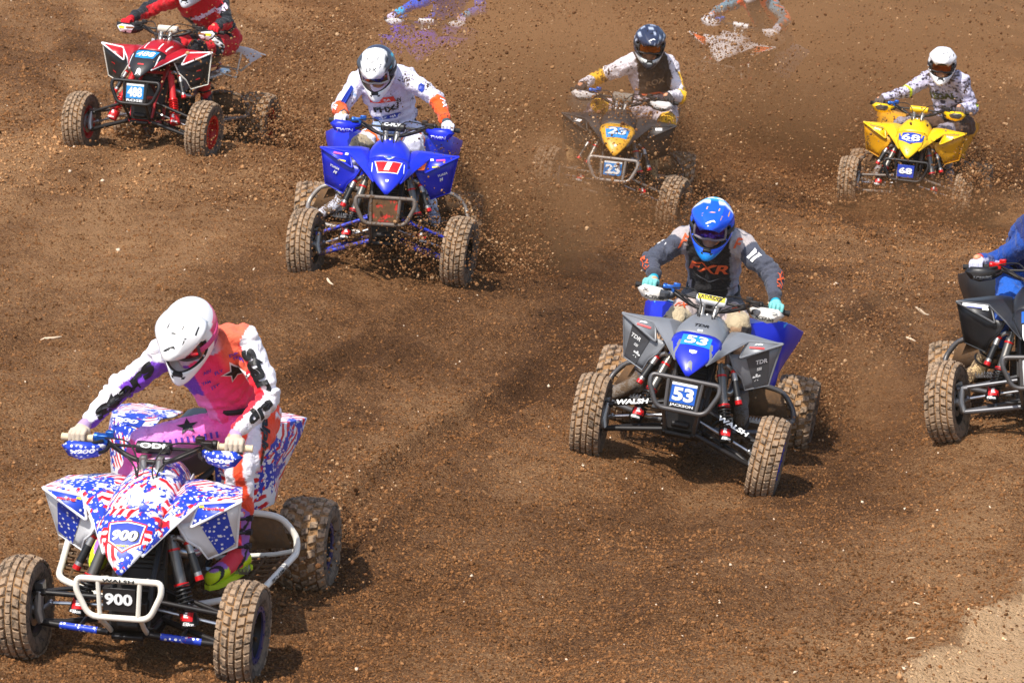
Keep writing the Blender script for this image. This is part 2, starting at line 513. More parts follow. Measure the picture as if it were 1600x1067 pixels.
def ground_detail(x, y):
    x = x.ravel(); y = y.ravel()
    P = np.c_[x, y, np.zeros_like(x)]
    fade = 1 - smooth01(np.abs(x), 14, 40)
    z = 0.030 * vnoise(P * 1.1, 1) + 0.020 * vnoise(P * 2.7, 2) + 0.013 * vnoise(P * 6.5, 3) + 0.0095 * vnoise(P * 14, 4) + 0.007 * vnoise(P * 27, 5)
    # ruts ploughed along the racing line
    ca, sa = math.cos(-1.75), math.sin(-1.75)
    u, v = x * ca + y * sa, -x * sa + y * ca
    v = v + 0.010 * (u + 20) ** 2
    z += 0.052 * vnoise(np.c_[u * 0.30, v * 2.4, 0 * u + 3], 6) + 0.020 * vnoise(np.c_[u * 0.6, v * 7.0, 0 * u + 9], 7)
    sm = smooth01(sand_dist(x, y), -0.05, 0.25) * (y < 24)
    z = z * (1 - 0.75 * sm) - 0.03 * sm + 0.04 * np.exp(-(sand_dist(x, y) / 0.12) ** 2) * (y < 24)
    for (cx, cy, hx, hy, w) in trails:
        s = (x - cx) * hx + (y - cy) * hy
        d = (x - cx) * hy - (y - cy) * hx - 0.015 * s * s
        on = smooth01(s, -0.05, 0.35) * (1 - smooth01(s, 4.0, 7.0))
        q = np.abs(d) / w
        z += on * (-0.055 * np.exp(-(q * 1.1) ** 4) + 0.050 * np.exp(-((q - 1.45) / 0.45) ** 2))
    # keep the soil level right where tyres stand
    for i, c in enumerate(contacts):
        r2 = (x - c[0]) ** 2 + (y - c[1]) ** 2
        k = np.exp(-r2 / (2 * 0.13 ** 2))
        z = z * (1 - k) + k * 0.004 * vnoise(P * 30, 8)
    return (z * fade)
def ground_z(x, y):
    x = np.atleast_1d(np.asarray(x, float)); y = np.atleast_1d(np.asarray(y, float))
    return ground_base(x, y) + ground_detail(x, y).reshape(x.shape)
def dryness(x, y):
    P = np.c_[x.ravel(), y.ravel(), np.zeros(x.size)]
    d = 0.36 + 0.20 * vnoise(P * 0.45, 21) + 0.12 * vnoise(P * 1.3, 22) + 0.12 * vnoise(P * 4.0, 23) + 0.10 * vnoise(P * 11.0, 26)
    X, Y = P[:, 0], P[:, 1]
    ca, sa = math.cos(-1.75), math.sin(-1.75)
    u, v = X * ca + Y * sa, -X * sa + Y * ca
    d += 0.26 * vnoise(np.c_[u * 0.35, (v + 0.010 * (u + 20) ** 2) * 2.2, 0 * u], 24)
    d += 0.55 * np.exp(-(((X + 3.3) / 2.4) ** 2 + ((Y - 30) / 6.5) ** 2))
    d += 0.40 * smooth01(sand_dist(X, Y), -1.7, 0.1) * (Y < 24)
    d += 0.25 * smooth01(Y, 36, 50)
    for (cx, cy, hx, hy, w) in trails:
        s_ = (X - cx) * hx + (Y - cy) * hy
        q_ = np.abs((X - cx) * hy - (Y - cy) * hx - 0.015 * s_ * s_) / w
        d -= 0.20 * smooth01(s_, -0.2, 0.2) * (1 - smooth01(s_, 3.5, 8.0)) * np.exp(-(q_ * 0.75) ** 4)
    sm = smooth01(sand_dist(X, Y) + 0.09 * vnoise(P * 3, 25) + 0.07 * vnoise(P * 9, 27) + 0.04 * vnoise(P * 25, 28), -0.02, 0.05) * (1 - smooth01(Y, 21, 23))
    return np.clip(d, 0, 1) * (1 - sm), sm

xs = [0.0]
while xs[-1] < 600:
    a = xs[-1]
    xs.append(a + (0.025 if a < 4.2 else (0.07 if a < 9.5 else 0.07 * (a / 9.5) ** 3 if a < 30 else a * 0.5)))
xs = np.array([-v for v in xs[:0:-1]] + xs)
ys = [10.0]
while ys[-1] < 58:
    ys.append(ys[-1] * 1.0024)
lo = [-120, -40, -12, 0, 4, 7, 8.5, 9.4]
hi = [ys[-1] * f for f in (1.01, 1.03, 1.06, 1.12, 1.22, 1.4, 1.8, 2.6, 4.5, 8, 16, 30)]
ys = np.array(lo + ys + hi)
GX, GY = np.meshgrid(xs, ys)
GZ = ground_z(GX, GY)
nx, ny = len(xs), len(ys)
me = bpy.data.meshes.new('ground')
V = np.c_[GX.ravel(), GY.ravel(), GZ.ravel()].astype(np.float32)
ii = (np.arange(ny - 1)[:, None] * nx + np.arange(nx - 1)[None, :]).ravel()
Fq = np.c_[ii, ii + 1, ii + nx + 1, ii + nx].astype(np.int32)
me.vertices.add(len(V)); me.vertices.foreach_set('co', V.ravel())
me.loops.add(Fq.size); me.loops.foreach_set('vertex_index', Fq.ravel())
me.polygons.add(len(Fq)); me.polygons.foreach_set('loop_start', np.arange(0, Fq.size, 4, dtype=np.int32))
me.update(calc_edges=True)
me.shade_smooth()
dr, sm = dryness(GX, GY)
at = me.attributes.new('soil', 'FLOAT_COLOR', 'POINT')
at.data.foreach_set('color', np.c_[dr, sm, np.zeros_like(dr), np.ones_like(dr)].astype(np.float32).ravel())

SOIL_WET, SOIL_MID, SOIL_DRY = (0.104, 0.044, 0.0150, 1), (0.246, 0.112, 0.043, 1), (0.53, 0.285, 0.128, 1)
SAND = (0.84, 0.52, 0.27, 1)
def soil_mat(name, bump=True, dry_from_attr=True, dry=0.4):
    m, t, p = new_mat(name)
    geo = t.n('ShaderNodeNewGeometry').outputs['Position']
    n1 = t.noise(geo, 28, 4, 0.65)
    n2 = t.noise(geo, 95, 3, 0.6)
    if dry_from_attr:
        sep = t.n('ShaderNodeSeparateColor')
        t.l(t.n('ShaderNodeAttribute', attribute_name='soil').outputs['Color'], sep.inputs[0])
        d, sand = sep.outputs[0], sep.outputs[1]
    else:
        d, sand = t.math('ADD', dry, 0.0), None
    s = t.math('ADD', d, t.math('MULTIPLY', t.math('SUBTRACT', n1, 0.5), 1.2))
    s = t.math('ADD', s, t.math('MULTIPLY', t.math('SUBTRACT', n2, 0.5), 2.2), True)
    c = t.ramp(s, [(0.0, SOIL_WET), (0.42, SOIL_MID), (1.0, SOIL_DRY)])
    if sand is not None:
        sc = t.ramp(t.math('ADD', t.math('MULTIPLY', n1, 0.5), t.math('MULTIPLY', n2, 0.5)), [(0.36, SOIL_MID), (0.47, SAND), (0.8, (0.90, 0.62, 0.36, 1))])
        c = t.mix(sand, c, sc)
    t.l(c, p.inputs['Base Color'])
    p.inputs['Roughness'].default_value = 0.95
    p.inputs['Specular IOR Level'].default_value = 0.15
    if bump:
        v = t.n('ShaderNodeTexVoronoi', i_Scale=55.0, i_Randomness=1.0)
        t.l(geo, v.inputs['Vector'])
        h = t.math('ADD', t.math('MULTIPLY', v.outputs['Distance'], -0.7), t.math('MULTIPLY', t.noise(geo, 120, 4, 0.7), 1.1))
        h = t.math('ADD', h, t.math('MULTIPLY', t.noise(geo, 40, 4, 0.7), 1.6))
        b = t.n('ShaderNodeBump', i_Strength=1.0, i_Distance=0.034)
        t.l(h, b.inputs['Height'])
        t.l(b.outputs[0], p.inputs['Normal'])
    return m
SOIL = soil_mat('churned_soil')
g = link(me, 'ground', SOIL)
tag(g, 'churned brown dirt race track with loose soil and ruts', 'ground', kind='structure')

CLOD_A = np.array([(1, 0, -.35), (-.5, .87, -.35), (-.5, -.87, -.35), (0.1, 0.05, 1)], float)
CLOD_FA = np.array([(0, 1, 3), (1, 2, 3), (2, 0, 3), (0, 2, 1)])
CLOD_B = np.array([(1, 0, 0), (-1, 0, 0), (0, 1, 0), (0, -1, 0), (0, 0, 1), (0, 0, -1)], float)
CLOD_FB = np.array([(0, 2, 4), (2, 1, 4), (1, 3, 4), (3, 0, 4), (2, 0, 5), (1, 2, 5), (3, 1, 5), (0, 3, 5)])
def rand_rot(n):
    q = rng.normal(size=(n, 4)); q /= np.linalg.norm(q, axis=1)[:, None]
    w, x, y, z = q.T
    return np.stack([1 - 2 * (y * y + z * z), 2 * (x * y - z * w), 2 * (x * z + y * w), 2 * (x * y + z * w), 1 - 2 * (x * x + z * z), 2 * (y * z - x * w), 2 * (x * z - y * w), 2 * (y * z + x * w), 1 - 2 * (x * x + y * y)], 1).reshape(n, 3, 3)
def clod_mesh(name, P, S, fine=True, flat=1.0):
    """P (n,3) centres, S (n,) radii -> one joined mesh of irregular crumbs"""
    T, F = (CLOD_B, CLOD_FB) if fine else (CLOD_A, CLOD_FA)
    n = len(P)
    T = T[None] * rng.uniform(0.5, 1.35, size=(n, len(T), 1))
    sc = rng.uniform(0.6, 1.25, size=(n, 1, 3))
    V = np.einsum('nij,nkj->nki', rand_rot(n), T * sc) * S[:, None, None]
    V[:, :, 2] *= flat
    V = (V + P[:, None, :]).reshape(-1, 3).astype(np.float32)
    Fs = (F[None] + (np.arange(n) * T.shape[1])[:, None, None]).reshape(-1, 3).astype(np.int32)
    me = bpy.data.meshes.new(name)
    me.vertices.add(len(V)); me.vertices.foreach_set('co', V.ravel())
    me.loops.add(Fs.size); me.loops.foreach_set('vertex_index', Fs.ravel())
    me.polygons.add(len(Fs)); me.polygons.foreach_set('loop_start', np.arange(0, Fs.size, 3, dtype=np.int32))
    me.update(calc_edges=True)
    return me
def scatter(n, y0, y1, pw=2.0, margin=1.3):
    u = rng.random(n)
    y = (y0 ** (1 - pw) + u * (y1 ** (1 - pw) - y0 ** (1 - pw))) ** (1 / (1 - pw))
    x = rng.uniform(-1, 1, n) * (y * 0.1455 + margin)
    return x, y
def clod_attr(me, P, k, extra=0.0):
    d, s_ = dryness(P[:, 0], P[:, 1])
    d = np.clip(d + extra + rng.normal(0, 0.14, len(d)), 0, 1)
    s_ = s_ * (rng.random(len(d)) < 0.55)
    a = me.attributes.new('soil', 'FLOAT_COLOR', 'POINT')
    a.data.foreach_set('color', np.repeat(np.c_[d, s_, 0 * d, 0 * d + 1], k, axis=0).astype(np.float32).ravel())
CLOD_SOIL = soil_mat('loose_soil', bump=False)
N1 = 26000
x, y = scatter(N1, 13.5, 30, 2.2)
# crumbs gather in patches
keep = rng.random(N1) < 0.35 + 0.65 * smooth01(vnoise(np.c_[x * 2.2, y * 2.2, 0 * x], 31), -0.5, 0.5)
keep &= ~((sand_dist(x, y) > 0.05) & (y < 22) & (rng.random(N1) < 0.8))
x, y = x[keep], y[keep]
S = np.clip(rng.lognormal(math.log(0.0062), 0.45, len(x)), 0.003, 0.022)
P = np.c_[x, y, ground_z(x, y) + S * 0.30]
m1 = clod_mesh('soil_crumbs', P, S, True)
clod_attr(m1, P, 6, -0.20)
tag(link(m1, 'soil_crumbs', CLOD_SOIL), 'loose crumbs and clods of brown soil strewn over the track in front', 'soil', kind='stuff')
N2 = 60000
x, y = scatter(N2, 26, 56, 1.6, 1.0)
S = np.clip(rng.lognormal(math.log(0.0105), 0.45, len(x)), 0.005, 0.035)
P = np.c_[x, y, ground_z(x, y) + S * 0.30]
m2 = clod_mesh('soil_crumbs', P, S, False)
clod_attr(m2, P, 4, -0.12)
tag(link(m2, 'soil_crumbs', CLOD_SOIL), 'loose clods of brown soil strewn over the track at the back', 'soil', kind='stuff')
# pale stones and wood chips, too many and small to count
N3 = 650
x, y = scatter(N3, 13.5, 50, 2.0)
S = np.clip(rng.lognormal(math.log(0.0062), 0.4, N3), 0.003, 0.016) * (0.6 + y / 40)
P = np.c_[x, y, ground_z(x, y) + S * 0.45]
m3 = clod_mesh('stone_chips', P, S, True)
tag(link(m3, 'stone_chips', mat('pale_stone', rgb(226, 200, 170), 0.8, mud=0.25)), 'small pale stone and wood chips scattered in the dirt', 'stones', kind='stuff')
def on_ground(u, v):
    """where the line of sight through a spot of the photograph meets the soil"""
    f = 5499.19; t = RAD(9.304)
    d = Vector(((u - 800) / f, math.cos(t) - (v - 533.5) / f * math.sin(t), -math.sin(t) - (v - 533.5) / f * math.cos(t)))
    s = 10.0
    while s < 70:
        p = Vector((0, 0, CAM_H)) + d * s
        if p.z < float(ground_base(np.array([p.x]), np.array([p.y]))[0]):
            break
        s += 0.05
    return Vector((p.x, p.y, float(ground_z(p.x, p.y)[0])))
chip_m = mat('pale_wood', rgb(215, 190, 160), 0.75, mud=0.2)
def chip(u, v, L, w, ang, label, bend=0.1):
    c = on_ground(u, v)
    mb = MB()
    pts = []
    for i in range(6):
        t = i / 5 - 0.5
        dx = t * L
        off = bend * L * (t * t - 0.1)
        x_, y_ = c.x + dx * math.cos(ang) - off * math.sin(ang), c.y + dx * math.sin(ang) + off * math.cos(ang)
        pts.append((x_, y_, float(ground_z(x_, y_)[0]) + w * 0.9))
    mb.tube(pts, [w * f for f in (0.4, 0.9, 1.0, 0.85, 0.7, 0.25)], 6)
    return tag(mb.build('wood_chip', chip_m), label, 'wood chip', 'pale chips lying in the dirt')
chip(80, 527, 0.13, 0.009, 0.25, 'pale splintered stick lying in dirt at the far left', 0.3)
chip(515, 455, 0.07, 0.009, -0.9, 'pale curled chip in dirt just below the blue machine numbered 1', 0.6)
chip(1441, 493, 0.10, 0.012, 0.05, 'pale stone chip in dirt left of the black machine at right edge', 0.1)
chip(1423, 531, 0.07, 0.010, -0.4, 'small pale chip right of the blue rear fender of machine 53', 0.2)
chip(1432, 937, 0.045, 0.006, -0.7, 'thin pale splinter left of the sandy strip at lower right', 0.1)
chip(1423, 1003, 0.045, 0.007, 0.1, 'short pale splinter beside the edge of the sandy strip', 0.1)

# ------------------------------------------------------------------ quad bikes
def tread_mat(name, base, mudc):
    m, t, p = new_mat(name)
    tc = t.n('ShaderNodeTexCoord').outputs['Object']
    a = t.noise(tc, 16, 4, 0.6); b = t.noise(tc, 60, 3, 0.6)
    f = t.ramp(t.math('ADD', t.math('MULTIPLY', a, 0.5), t.math('MULTIPLY', b, 0.5)), [(0.385, 0.0), (0.53, 1.0)])
    t.l(t.mix(f, base, mudc), p.inputs['Base Color'])
    p.inputs['Roughness'].default_value = 0.9
    p.inputs['Specular IOR Level'].default_value = 0.2
    bp = t.n('ShaderNodeBump', i_Strength=0.5, i_Distance=0.006)
    t.l(b, bp.inputs['Height']); t.l(bp.outputs[0], p.inputs['Normal'])
    return m
TREAD = tread_mat('muddy_tread', (0.075, 0.050, 0.034, 1), (0.225, 0.145, 0.088, 1))
KNOB = tread_mat('muddy_knobs', (0.075, 0.058, 0.044, 1), (0.36, 0.245, 0.155, 1))
GROOVE = tread_mat('tread_base', (0.10, 0.056, 0.026, 1), (0.31, 0.170, 0.075, 1))
SIDEWALL = tread_mat('dusty_sidewall', (0.045, 0.042, 0.040, 1), (0.20, 0.145, 0.10, 1))
BLACK = mat('black_steel', rgb(26, 26, 28), 0.45, 0.3, mud=0.35)
DARK = mat('dark_engine', rgb(48, 46, 45), 0.55, 0.4, mud=0.75)
ALU = mat('cast_aluminium', rgb(165, 162, 158), 0.38, 0.85, mud=0.3)
STEEL = mat('bare_steel', rgb(190, 190, 192), 0.28, 0.95, mud=0.12)
RUBBER = mat('black_rubber', rgb(24, 24, 25), 0.75, mud=0.2)
WHITE_INK = mat('white_ink', rgb(238, 238, 236), 0.5)
BLACK_INK = mat('black_ink', rgb(16, 16, 18), 0.5)
RED_ANO = mat('red_anodised', rgb(205, 18, 22), 0.3, 0.3, mud=0.05)
RED_INK = mat('red_ink', rgb(214, 22, 30), 0.45)
BLUE_ANO = mat('blue_anodised', rgb(28, 86, 170), 0.3, 0.4)
BLUE_INK = mat('blue_ink', rgb(24, 92, 190), 0.45)
YELLOW_INK = mat('yellow_ink', rgb(245, 220, 30), 0.5)
MUDDY = mat('caked_mud', (0.10, 0.060, 0.034, 1), 0.95, mud=0.9)

def tyre_mesh(front):
    mb = MB()
    R, w, rr = (R_FRONT - 0.014, 0.083, 0.128) if front else (R_REAR - 0.016, 0.122, 0.112)
    side = [(rr, 0.70 * w), (rr + 0.012, 0.86 * w), (rr + (R - rr) * 0.35, 0.99 * w), (rr + (R - rr) * 0.70, 1.0 * w)]
    crown = [(R - 0.020, 0.93 * w), (R - 0.007, 0.78 * w), (R, 0.45 * w), (R + 0.002, 0.0)]
    prof = [(r, -o) for r, o in side] + [(r, -o) for r, o in crown] + [(r, o) for r, o in crown[:-1][::-1]] + [(r, o) for r, o in side[::-1]]
    n = 48
    rings = [[(r * math.cos(2 * math.pi * j / n), o, r * math.sin(2 * math.pi * j / n)) for j in range(n)] for r, o in prof]
    k = len(rings)
    for i in range(k - 1):
        mb.cur = 0 if (i < 4 or i >= k - 5) else 1
        mb.rings([rings[i], rings[i + 1]], cap=False)
    # inner barrel closes the carcass
    mb.cur = 0
    mb.rings([rings[-1], rings[0]], cap=False)
    # knobs
    mb.cur = 2
    rows = [(-0.84, 30, 0.042, 0.028), (-0.42, 30, 0.040, 0.031), (0.0, 30, 0.049, 0.026), (0.42, 30, 0.040, 0.031), (0.84, 30, 0.042, 0.028)] if front else \
           [(-0.84, 20, 0.050, 0.040), (-0.5, 20, 0.040, 0.040), (-0.17, 20, 0.036, 0.036), (0.17, 20, 0.036, 0.036), (0.5, 20, 0.040, 0.040), (0.84, 20, 0.050, 0.040)]
    for ri, (fy, cnt, ln, wd) in enumerate(rows):
        yb = fy * w
        rad = R + 0.006 - (0.012 if abs(fy) > 0.7 else 0.0)
        for q in range(cnt):
            a = 2 * math.pi * (q + 0.5 * (ri % 2)) / cnt
            tl = 0.30 * (1 if fy > 0 else -1 if fy < 0 else 0)
            er, et = Vector((math.cos(a), 0, math.sin(a))), Vector((-math.sin(a), 0, math.cos(a)))
            ey = Vector((0, 1, 0))
            nrm = (er * math.cos(0.55 * fy) + ey * math.sin(0.55 * fy)).normalized()
            ey2 = et.cross(nrm).normalized()
            c = er * rad + ey * yb
            h = 0.0065
            b0 = [c + et * (sx * ln / 2 + tl * sy * wd / 2) + ey2 * (sy * wd / 2) - nrm * 0.006 for sx, sy in ((-1, -1), (1, -1), (1, 1), (-1, 1))]
            b1 = [c + et * (sx * ln / 2 * 0.82 + tl * sy * wd / 2) + ey2 * (sy * wd / 2 * 0.82) + nrm * h for sx, sy in ((-1, -1), (1, -1), (1, 1), (-1, 1))]
            mb.add(b0 + b1, [(4, 5, 6, 7), (0, 1, 5, 4), (1, 2, 6, 5), (2, 3, 7, 6), (3, 0, 4, 7)])
    me = mb.mesh('tyre')
    for m_ in (SIDEWALL, GROOVE, KNOB):
        me.materials.append(m_)
    return me
def rim_mesh(front):
    """dished wheel, outer face towards +Y"""
    mb = MB()
    rr, w = (0.128, 0.058) if front else (0.112, 0.086)
    mb.rings([[(r * math.cos(2 * math.pi * j / 36), o, r * math.sin(2 * math.pi * j / 36)) for j in range(36)] for r, o in
              [(rr + 0.008, -w), (rr - 0.006, -w), (rr - 0.014, -w * 0.5), (rr - 0.016, w * 0.55), (rr - 0.004, w * 0.96), (rr + 0.010, w), (rr + 0.010, w + 0.008), (rr - 0.010, w + 0.006), (rr - 0.022, w * 0.5), (rr - 0.022, -w * 0.5), (rr - 0.012, -w * 0.9), (rr + 0.002, -w - 0.006)]], closed=True, cap=False)
    yf = w * 0.25
    for q in range(8):
        a = 2 * math.pi * q / 8
        M = Matrix.Rotation(-a, 4, 'Y')
        mb.box(M @ Vector((rr * 0.62, yf, 0)), (rr * 0.58, 0.012, 0.030 if front else 0.026), M)
    mb.rings([[(r * math.cos(2 * math.pi * j / 24), o, r * math.sin(2 * math.pi * j / 24)) for j in range(24)] for r, o in [(0.0 + 0.001, yf + 0.012), (0.040, yf + 0.012), (rr * 0.46, yf + 0.004), (rr * 0.46, yf - 0.010), (0.001, yf - 0.012)]], cap=False)
    return mb.mesh('rim')
def ring_mesh(front):
    mb = MB()
    rr, w = (0.128, 0.058) if front else (0.112, 0.086)
    mb.rings([[(r * math.cos(2 * math.pi * j / 36), o, r * math.sin(2 * math.pi * j / 36)) for j in range(36)] for r, o in [(rr + 0.006, w + 0.007), (rr - 0.020, w + 0.002), (rr - 0.020, w + 0.012), (rr + 0.006, w + 0.014)]], closed=True, cap=False)
    for q in range(12):
        a = 2 * math.pi * (q + .5) / 12
        c = Vector(((rr - 0.006) * math.cos(a), w + 0.012, (rr - 0.006) * math.sin(a)))
        mb.cyl(c, c + Vector((0, 0.006, 0)), 0.0045, 6)
    return mb.mesh('beadlock_ring')
def hub_mesh(front):
    mb = MB()
    mb.lathe([(0.026, -0.07), (0.032, -0.02), (0.050, -0.012), (0.050, 0.004), (0.024, 0.006), (0.020, 0.030), (0.004, 0.034)], 18)
    for q in range(4):
        a = 2 * math.pi * (q + .5) / 4
        c = Vector((0.038 * math.cos(a), 0.02, 0.038 * math.sin(a)))
        mb.cyl(c, c + Vector((0, 0.012, 0)), 0.008, 6)
    return mb.mesh('wheel')
def disc_mesh():
    mb = MB()
    mb.rings([[(r * math.cos(2 * math.pi * j / 30), o, r * math.sin(2 * math.pi * j / 30)) for j in range(30)] for r, o in [(0.082, -0.052), (0.052, -0.052), (0.052, -0.056), (0.082, -0.056)]], closed=True, cap=False)
    return mb.mesh('brake_disc')
TYRE = {True: tyre_mesh(True), False: tyre_mesh(False)}
RIM = {True: rim_mesh(True), False: rim_mesh(False)}
RING = {True: ring_mesh(True), False: ring_mesh(False)}
HUB = {True: hub_mesh(True), False: hub_mesh(False)}
DISC = disc_mesh()

def skin_loft(rows, s_list, ex=2.2):
    """rows of (x, zc, half width, edge drop, edge setback) -> verts/faces of an open sheet"""
    V, F = [], []
    n = len(s_list)
    for x, zc, w, dz, dx in rows:
        for s in s_list:
            V.append((x - dx * abs(s) ** 2, w * s, zc - dz * abs(s) ** ex))
    for i in range(len(rows) - 1):
        for j in range(n - 1):
            a = i * n + j
            F.append((a, a + 1, a + n + 1, a + n))
    return V, F
SL = [-1, -.85, -.65, -.42, -.2, 0, .2, .42, .65, .85, 1]

def curved(o, cuts=2, sm=0.35):
    """moulded plastic: panels swell between their edges"""
    bm = bmesh.new(); bm.from_mesh(o.data)
    bmesh.ops.subdivide_edges(bm, edges=bm.edges[:], cuts=cuts, smooth=sm, use_grid_fill=True)
    bm.to_mesh(o.data); bm.free()
    o.data.shade_smooth()
    o.data.set_sharp_from_angle(angle=RAD(50))
    return o
def mirror(pts, s):
    return [(x, y * s, z) for x, y, z in pts]

def atv(key, c, label):
    root = bpy.data.objects.new('quad_bike', None)
    COL.objects.link(root)
    root.matrix_world = frame_of(key)
    root.empty_display_size = 0.2
    tag(root, label, 'quad bike', 'racing quad bikes on the dirt track')
    W = wheel_local(key)
    steer = RAD(POSE[key]['steer'])
    # --- wheels
    for i, w in enumerate(W):
        fr = i < 2
        s = -1 if i % 2 == 0 else 1
        h = link(HUB[fr].copy(), 'wheel', ALU, root)
        h.matrix_local = Matrix.Translation(w) @ Matrix.Rotation(steer if fr else 0, 4, 'Z') @ Matrix.Rotation(RAD(-2.5 * s) if fr else 0, 4, 'X') @ Matrix.Rotation(0 if s > 0 else math.pi, 4, 'Z')
        spin = Matrix.Rotation(random.uniform(0, 6.28), 4, 'Y')
        ty = bpy.data.objects.new('tyre', TYRE[fr]); COL.objects.link(ty); ty.parent = h; ty.matrix_local = spin
        rm = link(RIM[fr].copy(), 'rim', c['rim'], h); rm.matrix_local = spin
        rg = link(RING[fr].copy(), 'beadlock_ring', c['ring'], h); rg.matrix_local = spin
        if fr:
            d = link(DISC.copy(), 'brake_disc', STEEL, h)
    # --- front suspension
    for s, w in ((-1, W[0]), (1, W[1])):
        ky = s * 0.425
        lowz, upz = w.z - 0.055, w.z + 0.085
        mb = MB()
        mb.tube([(0.70, s * 0.095, 0.255), (0.655, ky, lowz)], 0.0155, 10)
        mb.tube([(0.50, s * 0.105, 0.255), (0.600, s * 0.33, (0.255 + lowz) / 2 - 0.01), (0.640, ky, lowz)], 0.0145, 10)
        mb.tube([(0.668, s * 0.24, (0.6 * 0.255 + 0.4 * lowz)), (0.565, s * 0.24, 0.62 * 0.255 + 0.38 * lowz)], 0.011, 8)
        lo = mb.build('lower_arm', c['arm'], root)
        p0, p1 = Vector((0.70, s * 0.095, 0.255)), Vector((0.655, ky, lowz))
        if c.get('arm_sticker'):
            for j, (fa, fb, mm) in enumerate(c['arm_sticker']):
                sb = MB(); sb.tube([p0.lerp(p1, fa), p0.lerp(p1, fb)], 0.0168, 10, cap=False)
                sb.build('sticker', mm, lo)
        mb = MB()
        q0, q1 = Vector((0.655, s * 0.115, 0.405)), Vector((0.635, ky + s * 0.01, upz))
        mb.tube([q0, q1], 0.0125, 10)
        mb.tube([(0.50, s * 0.12, 0.400), (0.57, s * 0.32, 0.25 * 0.4 + 0.75 * upz), (0.625, ky + s * 0.01, upz)], 0.0115, 10)
        mb.tube([q1 + Vector((0, s * -0.03, 0)), q1 + Vector((0, s * 0.03, -0.006))], 0.017, 8)
        ua = mb.build('upper_arm', c['arm'], root)
        if c.get('arm_text'):
            m0, m1 = q0.lerp(q1, 0.25), q0.lerp(q1, 0.88)
            d = (m1 - m0) * (1 if s > 0 else -1)
            sb = MB(); sb.tube([m0, m1], 0.0140, 10, cap=False); sb.build('sticker', BLACK_INK, ua)
            letters(ua, c['arm_text'], WHITE_INK, (m0 + m1) / 2 + Vector((0.0145, 0, 0.008)), d, (-0.5, 0, 1), 0.030, d.length * 0.9, bold=0.035, shear=0.15)
        mb = MB(); mb.tube([(0.56, s * 0.05, 0.335), (0.575, s * 0.40, w.z + 0.012)], 0.0085, 8); mb.ellipsoid((0.575, s * 0.405, w.z + 0.012), (0.017, 0.017, 0.017), 10, 6)
        mb.build('tie_rod', STEEL, root)
        mb = MB()
        mb.tube([(0.655, ky, lowz - 0.005), (0.635, ky + s * 0.022, w.z), (0.635, ky + s * 0.012, upz + 0.008)], [0.020, 0.026, 0.018], 10)
        mb.tube([(0.635, ky, w.z), (0.632, s * 0.50, w.z)], 0.020, 10)
        mb.tube([(0.635, ky + s * 0.01, w.z), (0.580, s * 0.405, w.z + 0.01)], 0.012, 8)
        mb.box((0.565, s * 0.455, w.z + 0.075), (0.055, 0.040, 0.075))
        mb.build('steering_knuckle', ALU, root, bevel=0.003)
        # shock absorber with remote reservoir
        t0 = Vector((0.475, s * 0.150, 0.640))
        b0 = Vector((0.625, s * 0.275, 0.5 * (0.255 + lowz) + 0.030))
        ax = (b0 - t0)
        P = lambda f: t0 + ax * f
        mb = MB()
        mb.cyl(t0 - ax.normalized() * 0.02, P(0.05), 0.018, 12)
        mb.cyl(P(0.04), P(0.52), 0.026, 16)
        sh = mb.build('shock_absorber', c['shock'], root)
        mb = MB(); L = ax.length
        M = ax.to_track_quat('Z', 'Y').to_matrix()
        turns, k = 6.5, 78
        hel = [P(0.50 + 0.30 * j / k) + M @ Vector((0.034 * math.cos(2 * math.pi * turns * j / k), 0.034 * math.sin(2 * math.pi * turns * j / k), 0)) for j in range(k + 1)]
        mb.tube(hel, 0.0055, 6); mb.cyl(P(0.5), P(0.86), 0.013, 10)
        mb.build('spring', c.get('spring', BLACK), sh)
        for f0, f1, cr in ((0.485, 0.525, 0.036), (0.10, 0.125, 0.029)):
            mb = MB(); mb.cyl(P(f0), P(f1), cr, 18); mb.build('collar', RED_ANO, sh)
        mb = MB(); mb.cyl(P(0.80), P(0.965), 0.040, 18); sl = mb.build('shock_sleeve', c.get('sleeve', BLACK_INK), sh)
        fr_dir = Vector((1, s * -0.15, 0.35)).normalized()
        rt = Vector((0, 1, 0))
        upv = -ax.normalized()
        wrapb = bvh_of(sl)
        cc = P(0.86)
        nn = Vector((1, 0, 0)); 
        decal(sl, 'label', RECT, RED_INK, cc + upv * 0.008, rt, upv, 0.060, 0.052, wrapb, 0.0015)
        decal(sl, 'emblem', poly_geo([(-.5, .5), (.3, .5), (.3, .2), (-.1, .2), (-.1, .1), (.3, .1), (.3, -.15), (-.1, -.15), (-.1, -.25), (.5, -.25), (.5, -.5), (-.5, -.5)], 3), WHITE_INK, cc + upv * 0.010, rt, upv, 0.022, 0.026, wrapb, 0.003)
        letters(sl, 'Elka', WHITE_INK, P(0.938), rt, upv, 0.016, 0.055, wrapb, bold=0.03, shear=0.2, lift=0.003)
        # piggyback reservoir
        off = Vector((-0.012, s * 0.070, 0.0))
        r0, r1 = t0 + off + ax * 0.02, t0 + off * 1.25 + ax * 0.44
        mb = MB(); mb.cyl(r0.lerp(r1, 0.05), r0.lerp(r1, 0.95), 0.0185, 14); mb.tube([t0, t0 + Vector((0.01, s * 0.03, 0.018)), r0], 0.014, 8)
        rs = mb.build('reservoir', [ALU] if not c.get('res') else c['res'], sh)
        for f0, f1 in ((-0.02, 0.07), (0.90, 1.02)):
            mb = MB(); mb.cyl(r0.lerp(r1, f0), r0.lerp(r1, f1), 0.0205, 14); mb.build('end_cap', RED_ANO, sh)
        mb = MB(); mb.cyl(r0.lerp(r1, 0.30), r0.lerp(r1, 0.80), 0.0193, 14); mb.build('reservoir_band', BLACK_INK, sh)
    # --- frame, engine
    mb = MB()
